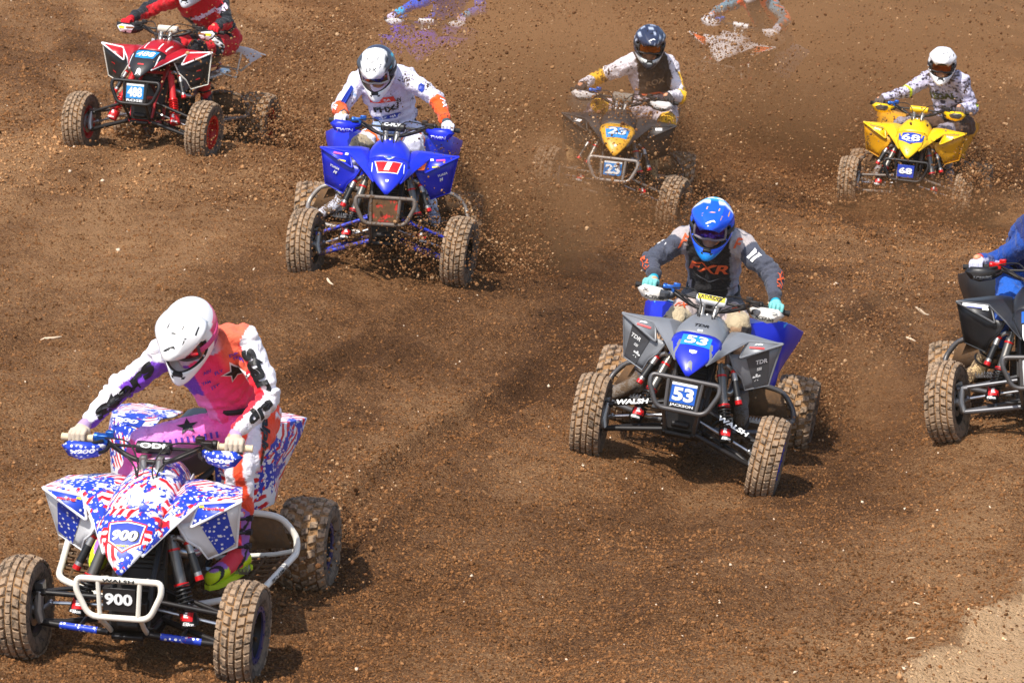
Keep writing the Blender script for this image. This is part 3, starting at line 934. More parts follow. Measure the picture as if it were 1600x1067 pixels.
    for s in (-1, 1):
        mb.tube([(0.70, s * 0.085, 0.255), (0.45, s * 0.11, 0.245), (-0.30, s * 0.13, 0.25), (-0.42, s * 0.12, 0.34), (-0.36, s * 0.12, 0.66)], 0.016, 8)
        mb.tube([(0.68, s * 0.085, 0.27), (0.62, s * 0.09, 0.44), (0.40, s * 0.10, 0.70), (0.05, s * 0.12, 0.74), (-0.36, s * 0.12, 0.68), (-0.82, s * 0.10, 0.71)], 0.016, 8)
        mb.tube([(-0.40, s * 0.12, 0.45), (-0.80, s * 0.10, 0.69)], 0.012, 8)
        mb.tube([(0.45, s * 0.10, 0.25), (0.40, s * 0.10, 0.70)], 0.014, 8)
    for x, z in ((0.68, 0.27), (0.62, 0.44), (0.45, 0.64), (-0.80, 0.70)):
        mb.tube([(x, -0.09, z), (x, 0.09, z)], 0.014, 8)
    mb.build('frame', c['frame'], root)
    mb = MB(); mb.box((0.62, 0, 0.335), (0.15, 0.17, 0.14)); mb.box((0.685, 0, 0.245), (0.10, 0.15, 0.022)); mb.cyl((0.71, -0.05, 0.30), (0.71, 0.05, 0.30), 0.02)
    mb.build('front_bulkhead', BLACK, root, bevel=0.006)
    mb = MB()
    mb.box((-0.02, 0, 0.36), (0.36, 0.26, 0.20)); mb.box((0.10, 0, 0.53), (0.16, 0.15, 0.22), Matrix.Rotation(0.25, 4, 'Y')); mb.box((0.115, 0, 0.66), (0.15, 0.14, 0.08), Matrix.Rotation(0.25, 4, 'Y'))
    for s in (-1, 1):
        mb.cyl((-0.02, s * 0.12, 0.38), (-0.02, s * 0.165, 0.38), 0.085, 20); mb.cyl((0.12, s * 0.12, 0.34), (0.12, s * 0.15, 0.34), 0.05, 16)
    for j in range(6):
        mb.box((0.10 + 0.012 * j * 0.3, 0, 0.45 + 0.028 * j), (0.19, 0.18, 0.006), Matrix.Rotation(0.25, 4, 'Y'))
    mb.build('engine', DARK, root, bevel=0.008)
    mb = MB(); mb.box((0.47, 0, 0.50), (0.035, 0.24, 0.22), Matrix.Rotation(-0.35, 4, 'Y'))
    for j in range(9):
        mb.box((0.49 + 0.0, 0, 0.41 + 0.022 * j), (0.012, 0.22, 0.004))
    mb.build('radiator', BLACK, root)
    mb = MB(); mb.box((0.10, 0, 0.222), (0.95, 0.24, 0.008)); mb.box((0.62, 0, 0.245), (0.16, 0.22, 0.008), Matrix.Rotation(-0.5, 4, 'Y')); mb.build('skid_plate', BLACK, root)
    mb = MB(); mb.tube(smooth_path([(0.18, 0.05, 0.56), (0.26, 0.13, 0.50), (0.10, 0.19, 0.46), (-0.20, 0.19, 0.56), (-0.42, 0.16, 0.60)]), 0.021, 10)
    mb.tube([(-0.42, 0.16, 0.60), (-0.47, 0.16, 0.61), (-0.84, 0.15, 0.64), (-0.88, 0.15, 0.645)], [0.03, 0.048, 0.048, 0.03], 14)
    mb.build('exhaust', STEEL, root)
    # --- rear end
    mb = MB()
    for s in (-1, 1):
        mb.tube([(-0.30, s * 0.11, 0.34), (-0.60, s * 0.09, R_AX[2] + 0.5 * (POSE[key]['susp'][2] + POSE[key]['susp'][3]))], 0.022, 10)
    mb.box((-0.44, 0, 0.29), (0.06, 0.20, 0.05))
    mb.build('swingarm', ALU, root)
    mb = MB(); mb.tube([W[2] + Vector((0, 0.02, 0)), W[3] - Vector((0, 0.02, 0))], 0.020, 12)
    mid = (W[2] + W[3]) / 2
    mb.cyl(mid + Vector((0, -0.09, 0)), mid + Vector((0, 0.09, 0)), 0.045, 16)
    mb.build('rear_axle', STEEL, root)
    mb = MB(); mb.cyl(mid + Vector((0, 0.100, 0)), mid + Vector((0, 0.107, 0)), 0.085, 28)
    for q in range(26):
        a = 2 * math.pi * q / 26
        mb.box(mid + Vector((0.088 * math.cos(a), 0.1035, 0.088 * math.sin(a))), (0.012, 0.006, 0.008), Matrix.Rotation(-a, 4, 'Y'))
    mb.build('sprocket', STEEL, root)
    t0, b0 = Vector((-0.22, 0, 0.62)), Vector((-0.46, 0, 0.32))
    mb = MB(); k = 70; M = (b0 - t0).to_track_quat('Z', 'Y').to_matrix()
    mb.tube([t0.lerp(b0, j / k) + M @ Vector((0.042 * math.cos(2 * math.pi * 7 * j / k), 0.042 * math.sin(2 * math.pi * 7 * j / k), 0)) for j in range(k + 1)], 0.007, 6)
    mb.cyl(t0, b0, 0.022, 12); mb.build('rear_shock', BLACK, root)
    # --- bumper with number plate
    mb = MB()
    x0 = 0.845
    loop = round_poly([(x0, -0.195, 0.570), (x0, 0.195, 0.570), (x0 + 0.01, 0.200, 0.520), (x0 + 0.012, 0.140, 0.392), (x0 + 0.012, -0.140, 0.392), (x0 + 0.01, -0.200, 0.520)], 0.045)
    mb.tube(loop, 0.0145, 10, closed=True)
    for s in (-1, 1):
        mb.tube([(x0 + 0.002, s * 0.098, 0.570), (x0 + 0.012, s * 0.088, 0.392)], 0.011, 8)
        mb.tube([(x0, s * 0.12, 0.568), (0.70, s * 0.095, 0.52), (0.60, s * 0.09, 0.46)], 0.012, 8)
        mb.tube([(x0 + 0.01, s * 0.10, 0.393), (0.74, s * 0.085, 0.30), (0.69, s * 0.085, 0.26)], 0.012, 8)
    bumper = mb.build('bumper', c['bumper'], root)
    if c.get('bumper_text'):
        letters(bumper, c['bumper_text'], BLACK_INK, (x0 + 0.014, 0, 0.571), (0, 1, 0), (-.3, 0, 1), 0.017, 0.15, bold=0.03)
    pw, ph, pz = c.get('plate_size', (0.168, 0.150, 0.482))
    mb = MB(); mb.box((x0 + 0.004, 0, pz), (0.006, pw, ph)); plate = mb.build('number_plate', c['plate'], root, bevel=0.002)
    fx = x0 + 0.0085
    Y, Z = (0, 1, 0), (0, 0, 1)
    if c.get('plate_panel'):
        decal(plate, 'number_panel', RECT, c['plate_panel'], (fx, 0, pz + 0.004), Y, Z, pw * 0.86, ph * 0.68, None, 0.001)
        decal(plate, 'panel_edge', RECT, WHITE_INK, (fx, 0, pz + ph * 0.40), Y, Z, pw * 0.86, ph * 0.10, None, 0.0012)
    if c.get('plate_num'):
        letters(plate, c['plate_num'], c.get('num_ink', WHITE_INK), (fx, c.get('num_y', 0), pz + 0.004), Y, Z, ph * 0.52, pw * c.get('num_w', 0.72), bold=0.045, lift=0.004, name='number')
    if c.get('plate_name'):
        letters(plate, c['plate_name'], WHITE_INK, (fx, 0, pz - ph * 0.41), Y, Z, ph * 0.13, pw * 0.80, bold=0.03, lift=0.003)
    # --- hood and tank cover
    rows = [(0.832, 0.592, 0.008, 0.002, 0.002), (0.822, 0.622, 0.034, 0.006, 0.006), (0.800, 0.662, 0.066, 0.014, 0.012), (0.765, 0.706, 0.098, 0.022, 0.018), (0.715, 0.750, 0.126, 0.028, 0.020), (0.655, 0.788, 0.142, 0.034, 0.020), (0.590, 0.817, 0.146, 0.042, 0.015)]
    V, F = skin_loft(rows, SL, 4.5)
    mb = MB(); mb.add(V, F); hood = mb.build('hood', c['hood'], root, solid=0.007)
    hood_b = bvh_of(hood)
    rows2 = [(0.592, 0.808, 0.138, 0.046, 0.02), (0.52, 0.846, 0.146, 0.060, 0.0), (0.43, 0.878, 0.148, 0.075, 0.0), (0.34, 0.897, 0.146, 0.090, 0.0), (0.22, 0.905, 0.142, 0.10, 0.0), (0.10, 0.895, 0.134, 0.10, 0.0), (0.00, 0.868, 0.124, 0.09, 0.0)]
    V, F = skin_loft(rows2, SL, 3.0)
    mb = MB(); mb.add(V, F); tank = mb.build('tank_cover', c['tank'], root, solid=0.007)
    tank_b = bvh_of(tank)
    mb = MB(); mb.tube([(0.828, 0, 0.592), (0.80, 0, 0.56), (0.70, 0, 0.52)], 0.012, 8); mb.build('hood_bracket', BLACK, root)
    hn = Vector((0.62, 0, 0.78)).normalized()
    hup = Vector((-0.78, 0, 0.62))
    c['graphics'](root, hood, hood_b, tank, tank_b, hup)
    # --- front fenders
    for s in (-1, 1):
        sh_ = [Vector(p) for p in mirror([(0.772, 0.090, 0.664), (0.610, 0.172, 0.732), (0.445, 0.281, 0.818), (0.40, 0.20, 0.838), (0.592, 0.138, 0.774), (0.429, 0.472, 0.836), (0.500, 0.243, 0.718), (0.20, 0.42, 0.815), (0.17, 0.21, 0.83), (0.17, 0.145, 0.82), (0.690, 0.124, 0.735)], s)]
        mb = MB(); mb.add(sh_, [(0, 1, 10), (1, 4, 10), (1, 2, 3, 4), (2, 5, 7, 8, 3), (3, 8, 9), (4, 3, 9)])
        wing = curved(mb.build('front_fender', c['fender'], root, solid=0.010, bevel=0.003))
        # nose of the fender: pointed ear folded down at the front
        e = [Vector(p) for p in mirror([(0.452, 0.272, 0.816), (0.431, 0.478, 0.838), (0.502, 0.243, 0.714), (0.45, 0.36, 0.772)], s)]
        mb = MB(); mb.add(e[:3] + [e[3] + Vector((0.022, 0, 0.004))], [(0, 1, 3), (1, 2, 3), (2, 0, 3)])
        ear = mb.build('fender_ear', c['ear'], root, solid=0.007)
        mb = MB(); mb.tube(round_poly(e[:3], 0.018), 0.0075, 8, closed=True)
        mb.tube([sh_[0], sh_[1], sh_[2]], 0.006, 8)
        mb.build('fender_trim', c['trim'], root)
        sp = [Vector(p) for p in mirror([(0.424, 0.462, 0.822), (0.350, 0.425, 0.580), (0.400, 0.300, 0.531), (0.450, 0.272, 0.600), (0.495, 0.225, 0.650), (0.495, 0.180, 0.728), (0.480, 0.250, 0.735)], s)]
        mb = MB(); mb.add(sp, [(0, 1, 6), (1, 2, 3, 6), (3, 4, 5, 6)])
        spl = curved(mb.build('splash_panel', c['splash'], root, solid=0.006))
        mb = MB(); mb.tube([sp[0], sp[1], sp[2], sp[3], sp[4], sp[5]], 0.006, 8); mb.build('panel_edge', c.get('splash_edge', c['splash']), spl)
        # dark sticker and marks on the panel
        ctr = (sp[0] + sp[1] + sp[2] + sp[6]) / 4
        rt = ((sp[0] - sp[6]) * (1 if s > 0 else -1)).normalized(); upv = (sp[0] - sp[1]).normalized()
        if c.get('splash_sticker'):
            g = poly_geo([(-.42, .40), (.5, .5), (.30, -.42), (-.30, -.5)] if s > 0 else [(.42, .40), (-.5, .5), (-.30, -.42), (.30, -.5)], 2)
            decal(spl, 'sticker', g, c['splash_sticker'], ctr, rt, upv, 0.150, 0.215, bvh_of(spl), 0.007)
        for (txt, dz, hh, ink) in c.get('splash_text', ()):
            letters(spl, txt, ink, ctr + upv * dz, rt, upv, hh, None, bvh_of(spl), bold=0.03, shear=0.2, lift=0.009)
        c['ear_graphics'](ear, e, s)
        # side shroud
        sd = [Vector(p) for p in mirror([(0.42, 0.148, 0.80), (0.36, 0.170, 0.58), (0.18, 0.175, 0.50), (0.00, 0.160, 0.55), (-0.02, 0.128, 0.79), (0.20, 0.152, 0.81)], s)]
        mb = MB(); mb.add(sd, [(0, 1, 5), (1, 2, 5), (2, 3, 4, 5)])
        curved(mb.build('side_panel', c['side'], root, solid=0.006, bevel=0.002))
        # rear fender: flared wing
        rf = [Vector(p) for p in mirror([(-0.27, 0.150, 0.835), (-0.48, 0.385, 0.880), (-0.850, 0.490, 0.815), (-0.62, 0.400, 0.560), (-0.50, 0.398, 0.485), (-0.34, 0.290, 0.488), (-0.29, 0.170, 0.610), (-0.86, 0.140, 0.800), (-0.45, 0.395, 0.70)], s)]
        if c.get('rear_open'):
            rf[3] = rf[1].lerp(rf[2], 0.5) - Vector((-0.05, 0, 0.10)); rf[8] = rf[1] - Vector((0.03, 0, 0.05))
            mb = MB(); mb.add(rf, [(0, 1, 8), (1, 2, 3, 8), (0, 7, 2, 1)])
            sb = MB(); sb.tube([rf[8], (-0.50, s * 0.36, 0.62), (-0.46, s * 0.20, 0.66)], 0.009, 8); sb.tube([rf[3], (-0.62, s * 0.36, 0.68), (-0.70, s * 0.12, 0.70)], 0.009, 8)
            sb.build('fender_stay', c['splash_edge'], root)
        else:
            mb = MB(); mb.add(rf, [(0, 1, 8), (0, 8, 5, 6), (8, 4, 5), (1, 2, 3, 8), (8, 3, 4), (0, 7, 2, 1)])
        rear = curved(mb.build('rear_fender', c['rear'], root, solid=0.010, bevel=0.003), 3, 0.4)
        for bq in (rf[0].lerp(rf[5], 0.35), rf[0].lerp(rf[1], 0.5).lerp(rf[5], 0.2)):
            sb = MB(); sb.ellipsoid(bq + Vector((0.006, 0, 0.012)), (0.010, 0.010, 0.007), 8, 5); sb.build('bolt', STEEL, rear)
        c['rear_graphics'](rear, rf, s)
        # nerf bar with heel guard and foot peg
        nb = mirror([(0.34, 0.14, 0.262), (0.30, 0.24, 0.262), (0.17, 0.490, 0.290), (-0.28, 0.565, 0.325), (-0.335, 0.555, 0.385), (-0.335, 0.480, 0.485), (-0.30, 0.330, 0.512), (-0.30, 0.17, 0.470)], s)
        mb = MB(); mb.tube(round_poly(nb, 0.06, closed=False), 0.0165, 10); mb.tube(mirror([(-0.30, 0.13, 0.26), (-0.31, 0.45, 0.30), (-0.30, 0.555, 0.33)], s), 0.012, 8)
        nerf = mb.build('nerf_bar', c['nerf'], root)
        if c.get('nerf_text'):
            a, b = Vector(nb[2]), Vector(nb[3])
            d = (b - a) * (1 if s > 0 else -1)
            letters(nerf, c['nerf_text'], BLACK_INK, a.lerp(b, 0.45) + Vector((0.004, s * 0.016, 0.008)), d * (-1 if s > 0 else -1) if False else d, (0, -s * 0.3, 1), 0.020, 0.19, bold=0.03)
        mb = MB()
        # woven net of straps across the nerf bar
        def net(u, v):
            p = Vector((0.20 - 0.48 * u, s * (0.19 + (0.28 + 0.08 * u) * v), 0.275 + 0.035 * u * v)); return p
        for j in range(7):
            u = (j + 0.5) / 7
            mb.tube([net(u, 0), net(u, 0.5) - Vector((0, 0, 0.012)), net(u, 1)], 0.009, 5)
        for j in range(4):
            v = (j + 0.5) / 4
            mb.tube([net(0.02, v), net(0.5, v) - Vector((0, 0, 0.012)), net(0.98, v)], 0.008, 5)
        mb.build('net', c.get('net', MUDDY), root)
        mb = MB(); hg = mirror([(-0.30, 0.17, 0.30), (-0.315, 0.53, 0.34), (-0.325, 0.475, 0.470), (-0.30, 0.33, 0.500), (-0.30, 0.17, 0.46)], s)
        mb.add(hg, [(0, 1, 2, 3, 4)]); mb.build('heel_guard', MUDDY, root, solid=0.006)
        mb = MB(); mb.box((-0.02, s * 0.315, 0.318), (0.062, 0.155, 0.014)); mb.box((-0.02, s * 0.20, 0.300), (0.045, 0.10, 0.03))
        for j in range(9):
            for e_ in (-1, 1):
                mb.box((-0.02 + e_ * 0.028, s * (0.245 + 0.0175 * j), 0.331), (0.006, 0.008, 0.014))
        mb.build('foot_peg', STEEL, root)
    # --- seat
    rows = []
    for x, w, zt, zb in ((0.02, 0.075, 0.872, 0.78), (-0.08, 0.105, 0.858, 0.75), (-0.25, 0.125, 0.838, 0.72), (-0.45, 0.135, 0.832, 0.70), (-0.65, 0.135, 0.845, 0.71), (-0.80, 0.115, 0.852, 0.75), (-0.85, 0.09, 0.835, 0.78)):
        h = (zt - zb)
        rows.append([(x, y * w, zb + f * h) for y, f in ((-1, 0), (-1, .55), (-.88, .85), (-.6, .97), (0, 1), (.6, .97), (.88, .85), (1, .55), (1, 0))])
    mb = MB(); mb.rings(rows); seat = mb.build('seat', c['seat'], root, bevel=0.0)
    # --- handlebar assembly, turned with the front wheels
    TB = Matrix.Translation((0.25, 0, 0)) @ Matrix.Rotation(steer * 0.7, 4, 'Z') @ Matrix.Translation((-0.25, 0, 0))
    def bar_obj(mb, name, m, parent=None, **kw):
        o = mb.build(name, m, root if parent is None else parent, **kw)
        if parent is None:
            o.matrix_local = TB
        return o
    mb = MB(); path = round_poly([(0.150, -0.445, 0.992), (0.172, -0.255, 1.000), (0.235, -0.115, 0.945), (0.25, -0.05, 0.930), (0.25, 0.05, 0.930), (0.235, 0.115, 0.945), (0.172, 0.255, 1.000), (0.150, 0.445, 0.992)], 0.05, closed=False)
    mb.tube(path, 0.0125, 10); mb.tube([(0.195, -0.20, 0.983), (0.195, 0.20, 0.983)], 0.008, 8)
    hb = bar_obj(mb, 'handlebar', c.get('bar', BLACK))
    mb = MB(); mb.cyl((0.205, -c['pad_w'] / 2, 0.985), (0.205, c['pad_w'] / 2, 0.985), c['pad_r'], 18)
    pad = bar_obj(mb, 'bar_pad', c['pad'], hb, bevel=0.006)
    if c.get('pad_label'):
        decal(pad, 'label', RECT, c['pad_label'], (0.205 + c['pad_r'] * 0.8, 0, 0.985 + c['pad_r'] * 0.6), (0, 1, 0), (-.6, 0, .8), c['pad_w'] * 0.92, c['pad_r'] * 1.1, bvh_of(pad), 0.002)
    if c.get('pad_text'):
        letters(pad, c['pad_text'], c.get('pad_ink', WHITE_INK), (0.205 + c['pad_r'] * 0.8, 0, 0.985 + c['pad_r'] * 0.6), (0, 1, 0), (-.6, 0, .8), c['pad_r'] * 0.85, c['pad_w'] * 0.72, bvh_of(pad), bold=0.035, lift=0.004)
    mb = MB()
    for s in (-1, 1):
        mb.tube([(0.245, s * 0.040, 0.955), (0.27, s * 0.035, 0.890), (0.33, s * 0.03, 0.80)], [0.019, 0.016, 0.013], 10)
        mb.box((0.245, s * 0.042, 0.930), (0.045, 0.028, 0.050))
    mb.tube([(0.27, 0, 0.905), (0.45, 0, 0.55)], 0.016, 10); mb.box((0.268, 0, 0.890), (0.05, 0.12, 0.022))
    bar_obj(mb, 'steering_stem', ALU)
    for s in (-1, 1):
        mb = MB(); g0, g1 = Vector((0.168, s * 0.300, 0.9985)), Vector((0.149, s * 0.452, 0.992))
        mb.cyl(g0, g1, 0.0165, 12); mb.cyl(g0 - (g1 - g0) * 0.03, g0, 0.024, 12); mb.cyl(g1, g1 + (g1 - g0) * 0.03, 0.018, 12)
        bar_obj(mb, 'grip', c['grip'], hb)
        mb = MB(); mb.box((0.185, s * 0.250, 1.008), (0.040, 0.055, 0.040)); mb.box((0.180, s * 0.215, 1.028), (0.035, 0.040, 0.035)); mb.cyl((0.175, s * 0.27, 1.01), (0.175, s * 0.295, 1.01), 0.022, 12)
        bar_obj(mb, 'lever_perch', c['perch'] if s < 0 else BLACK, hb, bevel=0.004)
        mb = MB(); mb.tube(smooth_path([(0.205, s * 0.245, 1.004), (0.232, s * 0.29, 0.998), (0.222, s * 0.36, 0.994), (0.215, s * 0.425, 0.990)]), [0.008] * 8 + [0.006] * 5, 8)
        bar_obj(mb, 'lever', c.get('lever', BLACK), hb)
        # hand guard: curved shield in front of the grip
        prof = c.get('guard_shape', [(-.100, .022), (-.02, .036), (.070, .040), (.108, .012), (.072, -.030), (.02, -.046), (-.06, -.036), (-.105, -.008)])
        gc = Vector((0.262, s * 0.325, 0.968))
        V = []; n = len(prof)
        def gpt(a, b, lift=0.0):
            aa = a * s
            bow = -0.42 * (a - 0.03) ** 2 / 0.105 - 0.25 * b * b / 0.05
            return gc + Vector((bow + lift, aa * -1 * -1, b + 0.0))
        outer = [gpt(a, b) for a, b in prof]
        inner = [gpt(a * 0.66, b * 0.55, 0.011) for a, b in prof]
        V = outer + inner + [gpt(0, 0, 0.012)]
        F = [(i, (i + 1) % n, n + (i + 1) % n, n + i) for i in range(n)] + [(n + i, n + (i + 1) % n, 2 * n) for i in range(n)]
        mb = MB(); mb.add(V, F); gd = bar_obj(mb, 'hand_guard', c['guard'], hb, solid=0.006)
        gb = bvh_of(gd)
        fwd = Vector((0, 1, 0))
        if c.get('guard_panel'):
            g = poly_geo([(-.5, .1), (-.2, .5), (.42, .5), (.5, .1), (.3, -.5), (-.3, -.42)], 3)
            decal(gd, 'guard_panel', g, c['guard_panel'], gc + Vector((0.02, s * c.get('panel_off', 0.02), 0.002)), fwd, (0, 0, 1), 0.145, 0.082, gb, 0.010)
        if c.get('guard_text'):
            letters(gd, c['guard_text'], c['guard_ink'], gc + Vector((0.02, 0, c.get('guard_tz', -0.022))), fwd, (0, 0, 1), 0.022, 0.115, gb, bold=0.03, lift=0.016, shear=0.15)
        for extra in c.get('guard_extra', ()):
            nm, geo, mm, oy, oz, ww, hh = extra
            decal(gd, nm, geo, mm, gc + Vector((0.02, s * oy, oz)), fwd, (0, 0, 1), ww, hh, gb, 0.0135)
        mb = MB(); mb.tube(smooth_path([(0.178, s * 0.215, 0.985), (0.225, s * 0.225, 0.965), (0.255, s * 0.25, 0.960)]), 0.009, 8)
        mb.build('guard_bracket', BLACK, gd)
        # cable
        mb = MB(); mb.tube(smooth_path([(0.20, s * 0.22, 1.005), (0.27, s * 0.14, 0.98), (0.33, s * 0.06, 0.93), (0.37, s * 0.045, 0.85), (0.42, s * 0.03, 0.74)]), 0.0045, 6)
        mb.tube(smooth_path([(0.20, s * 0.24, 1.015), (0.29, s * 0.10, 1.035), (0.36, s * 0.035, 0.95), (0.37, s * 0.05, 0.84)]), 0.0040, 6)
        bar_obj(mb, 'cable', RUBBER)
    return root

# ------------------------------------------------------------------ paint schemes
def patriot(name, scale=1.0, red=0.5, blue=0.5):
    """white plastic printed with blue star fields and torn red stripes"""
    m, t, p = new_mat(name)
    tc = t.n('ShaderNodeTexCoord').outputs['Object']
    B = rgb(30, 66, 190); Rr = rgb(222, 32, 44); Wt = rgb(240, 240, 244)
    nb = t.noise(tc, 6.5 * scale, 3, 0.65, 0.4)
    tear = t.noise(tc, 42 * scale, 3, 0.6)
    bm_ = t.ramp(t.math('ADD', nb, t.math('MULTIPLY', t.math('SUBTRACT', tear, 0.5), 0.35)), [(1.0 - blue, 0.0), (1.0 - blue + 0.02, 1.0)])
    vo = t.n('ShaderNodeTexVoronoi', i_Scale=26.0 * scale, i_Randomness=0.45)
    t.l(tc, vo.inputs['Vector'])
    st = t.ramp(vo.outputs['Distance'], [(0.26, 1.0), (0.31, 0.0)])
    wv = t.n('ShaderNodeTexWave', i_Scale=9.0 * scale, i_Distortion=3.0, i_Detail=2.0, bands_direction='DIAGONAL')
    t.l(tc, wv.inputs['Vector'])
    rm = t.math('MULTIPLY', t.ramp(wv.outputs[1], [(0.52, 0.0), (0.58, 1.0)]), t.ramp(t.noise(tc, 5 * scale, 2), [(1.0 - red - 0.02, 0.0), (1.0 - red + 0.03, 1.0)]))
    c = t.mix(rm, Wt, Rr)
    c = t.mix(bm_, c, t.mix(st, B, Wt))
    add_mud(t, p, c, 0.34, 0.26)
    return m
PLAIN = lambda *a: None
def text_on(ob, bvh, s, ink, o, up, h, w=None, bold=0.04, shear=0.0, lift=0.0065, name='lettering'):
    return letters(ob, s, ink, o, (0, 1, 0), up, h, w, bvh, bold, shear, lift, name)

CREAM = mat('cream_paint', rgb(232, 226, 212), 0.4, mud=0.22)
PATRIOT = patriot('star_print', 1.35, 0.56, 0.50)
PATRIOT_S = patriot('star_print_guards', 1.6, 0.45, 0.68)
WHITE_PL = mat('white_plastic', rgb(232, 232, 234), 0.38, mud=0.24)
NAVY_INK = mat('navy_ink', rgb(34, 62, 168), 0.45)
DGREY_PL = mat('dark_grey_plastic', rgb(74, 76, 80), 0.38, mud=0.28)
GREY_PL = mat('grey_plastic', rgb(122, 125, 130), 0.38, mud=0.30)
BLUE_PL = mat('blue_plastic', rgb(20, 44, 205), 0.34, mud=0.26)
BLUE_PL_M = mat('blue_plastic_muddy', rgb(22, 40, 190), 0.34, mud=0.38)
BLACK_PL = mat('black_plastic', rgb(30, 31, 34), 0.4, mud=0.2)
BLACK_PL_M = mat('black_plastic_muddy', rgb(44, 42, 42), 0.5, mud=0.5)
RED_PL = mat('red_plastic', rgb(176, 18, 34), 0.3, mud=0.15)
YEL_PL = mat('yellow_plastic', rgb(244, 196, 12), 0.34, mud=0.32)
AMBER_PL = mat('amber_plastic', rgb(222, 158, 22), 0.4, mud=0.55)
GOLD_PL = mat('gold_plastic', rgb(226, 166, 40), 0.38, mud=0.25)
GREY_STEEL = mat('grey_steel_tube', rgb(92, 90, 90), 0.4, 0.5, mud=0.35)
RAW_STEEL = mat('raw_steel_tube', rgb(160, 152, 144), 0.4, 0.5, mud=0.35)
MUD_STEEL = mat('muddy_steel_tube', rgb(110, 100, 92), 0.5, 0.3, mud=0.65)
SKY_INK = mat('sky_blue_ink', rgb(34, 140, 215), 0.45, mud=0.1)
PLATE_BLUE = mat('plate_blue', rgb(26, 92, 190), 0.45, mud=0.06)
ORANGE_INK = mat('orange_ink', rgb(236, 96, 34), 0.5)
GRIP_CREAM = mat('cream_grip', rgb(222, 200, 164), 0.7, mud=0.15)

def g900(root, hood, hb, tank, tb, up):
    o = Vector((0.725, 0, 0.735))
    decal(hood, 'number_panel', SHIELD, RED_INK, o, (0, 1, 0), up, 0.185, 0.172, hb, 0.0055)
    decal(hood, 'number_panel', SHIELD, WHITE_INK, o, (0, 1, 0), up, 0.168, 0.156, hb, 0.0065)
    decal(hood, 'number_panel', SHIELD, NAVY_INK, o, (0, 1, 0), up, 0.156, 0.142, hb, 0.0075)
    text_on(hood, hb, '900', BLACK_INK, o + Vector((0, 0.003, -0.002)), up, 0.062, 0.128, 0.075, 0.12, 0.0085, 'number')
    text_on(hood, hb, '900', WHITE_INK, o, up, 0.056, 0.118, 0.045, 0.12, 0.0100, 'number')
    text_on(hood, hb, 'FORT', YELLOW_INK, o - up * 0.054, up, 0.010, 0.060, 0.03, 0, 0.0095)
    for s in (-1, 1):
        for k in range(5):
            decal(hood, 'stripe', RECT, RED_INK if k % 2 == 0 else WHITE_INK, o + Vector((0, s * 0.100, 0)) + up * (0.038 - 0.019 * k), (0, 1, 0.25 * s), up, 0.026, 0.016, hb, 0.006)
    for (x, y, s_) in ((0.50, -0.075, .036), (0.46, 0.07, .040), (0.52, 0.0, .03), (0.42, -0.09, .03), (0.40, 0.10, .034), (0.56, 0.09, .028), (0.56, -0.09, .028)):
        decal(tank, 'star', STAR, WHITE_INK, (x, y, 0.86), (0, 1, 0), (-1, 0, .3), s_, s_, tb, 0.006)
def ear900(ear, e, s):
    c = (e[0] + e[1] + e[2]) / 3 + Vector((0.015, 0, 0.003))
    rt = (e[1] - e[0]) * (1 if s > 0 else -1)
    g = bvh_of(ear)
    letters(ear, 'racing', RED_INK, c + Vector((0, 0.02 * s, 0.012)), rt + Vector((0, 0, -0.02 * s)), (-.3, 0, 1), 0.017, 0.10, g, bold=0.04, shear=0.2, lift=0.008)
    decal(ear, 'sticker', RECT, YELLOW_INK, c + Vector((0, -0.04 * s, 0.02)), rt, (-.3, 0, 1), 0.022, 0.010, g, 0.008)
def rear900(rear, rf, s):
    g = bvh_of(rear)
    c = rf[0].lerp(rf[1], 0.62).lerp(rf[2], 0.12) + Vector((0, 0, 0.02))
    up = (rf[0] - rf[7]) * -1
    decal(rear, 'number_panel', RECT, NAVY_INK, c, Vector((0.0, 1, 0.25 * s)), (-1, 0, .4), 0.17, 0.10, g, 0.008)
    letters(rear, '900', WHITE_INK, c, Vector((0.0, 1, 0.25 * s)), (-1, 0, .4), 0.055, 0.12, g, bold=0.045, shear=0.1, lift=0.010, name='number')
def g53(root, hood, hb, tank, tb, up):
    for s in (-1, 1):
        decal(hood, 'stripe', poly_geo([(-.5, .5), (.0, .5), (.5, -.5), (.2, -.5)] if s > 0 else [(.5, .5), (0, .5), (-.5, -.5), (-.2, -.5)], 4), GREY_PL, Vector((0.715, s * 0.098, 0.72)), (0, 1, 0), up, 0.045, 0.14, hb, 0.0055)
    o = Vector((0.665, 0, 0.778))
    decal(hood, 'number_panel', RECT, SKY_INK, o, (0, 1, 0), up, 0.170, 0.100, hb, 0.006)
    text_on(hood, hb, '53', WHITE_INK, o, up, 0.078, 0.130, 0.03, 0.08, 0.010, 'number')
    decal(hood, 'badge', SHIELD, WHITE_INK, Vector((0.745, 0, 0.715)), (0, 1, 0), up, 0.045, 0.030, hb, 0.0065)
    decal(hood, 'vent', poly_geo([(-.5, -.5), (-.3, .3), (0, .5), (.3, .3), (.5, -.5), (0, -.2)], 3), GREY_PL, Vector((0.805, 0, 0.645)), (0, 1, 0), up, 0.040, 0.060, hb, 0.0065)
    text_on(tank, tb, 'TDR', BLACK_INK, Vector((0.50, 0, 0.855)), Vector((-.9, 0, .4)), 0.036, 0.085, 0.03, 0.25, 0.006)
    decal(tank, 'label', RECT, WHITE_INK, Vector((0.555, 0, 0.83)), (0, 1, 0), (-.9, 0, .4), 0.030, 0.018, tb, 0.006)
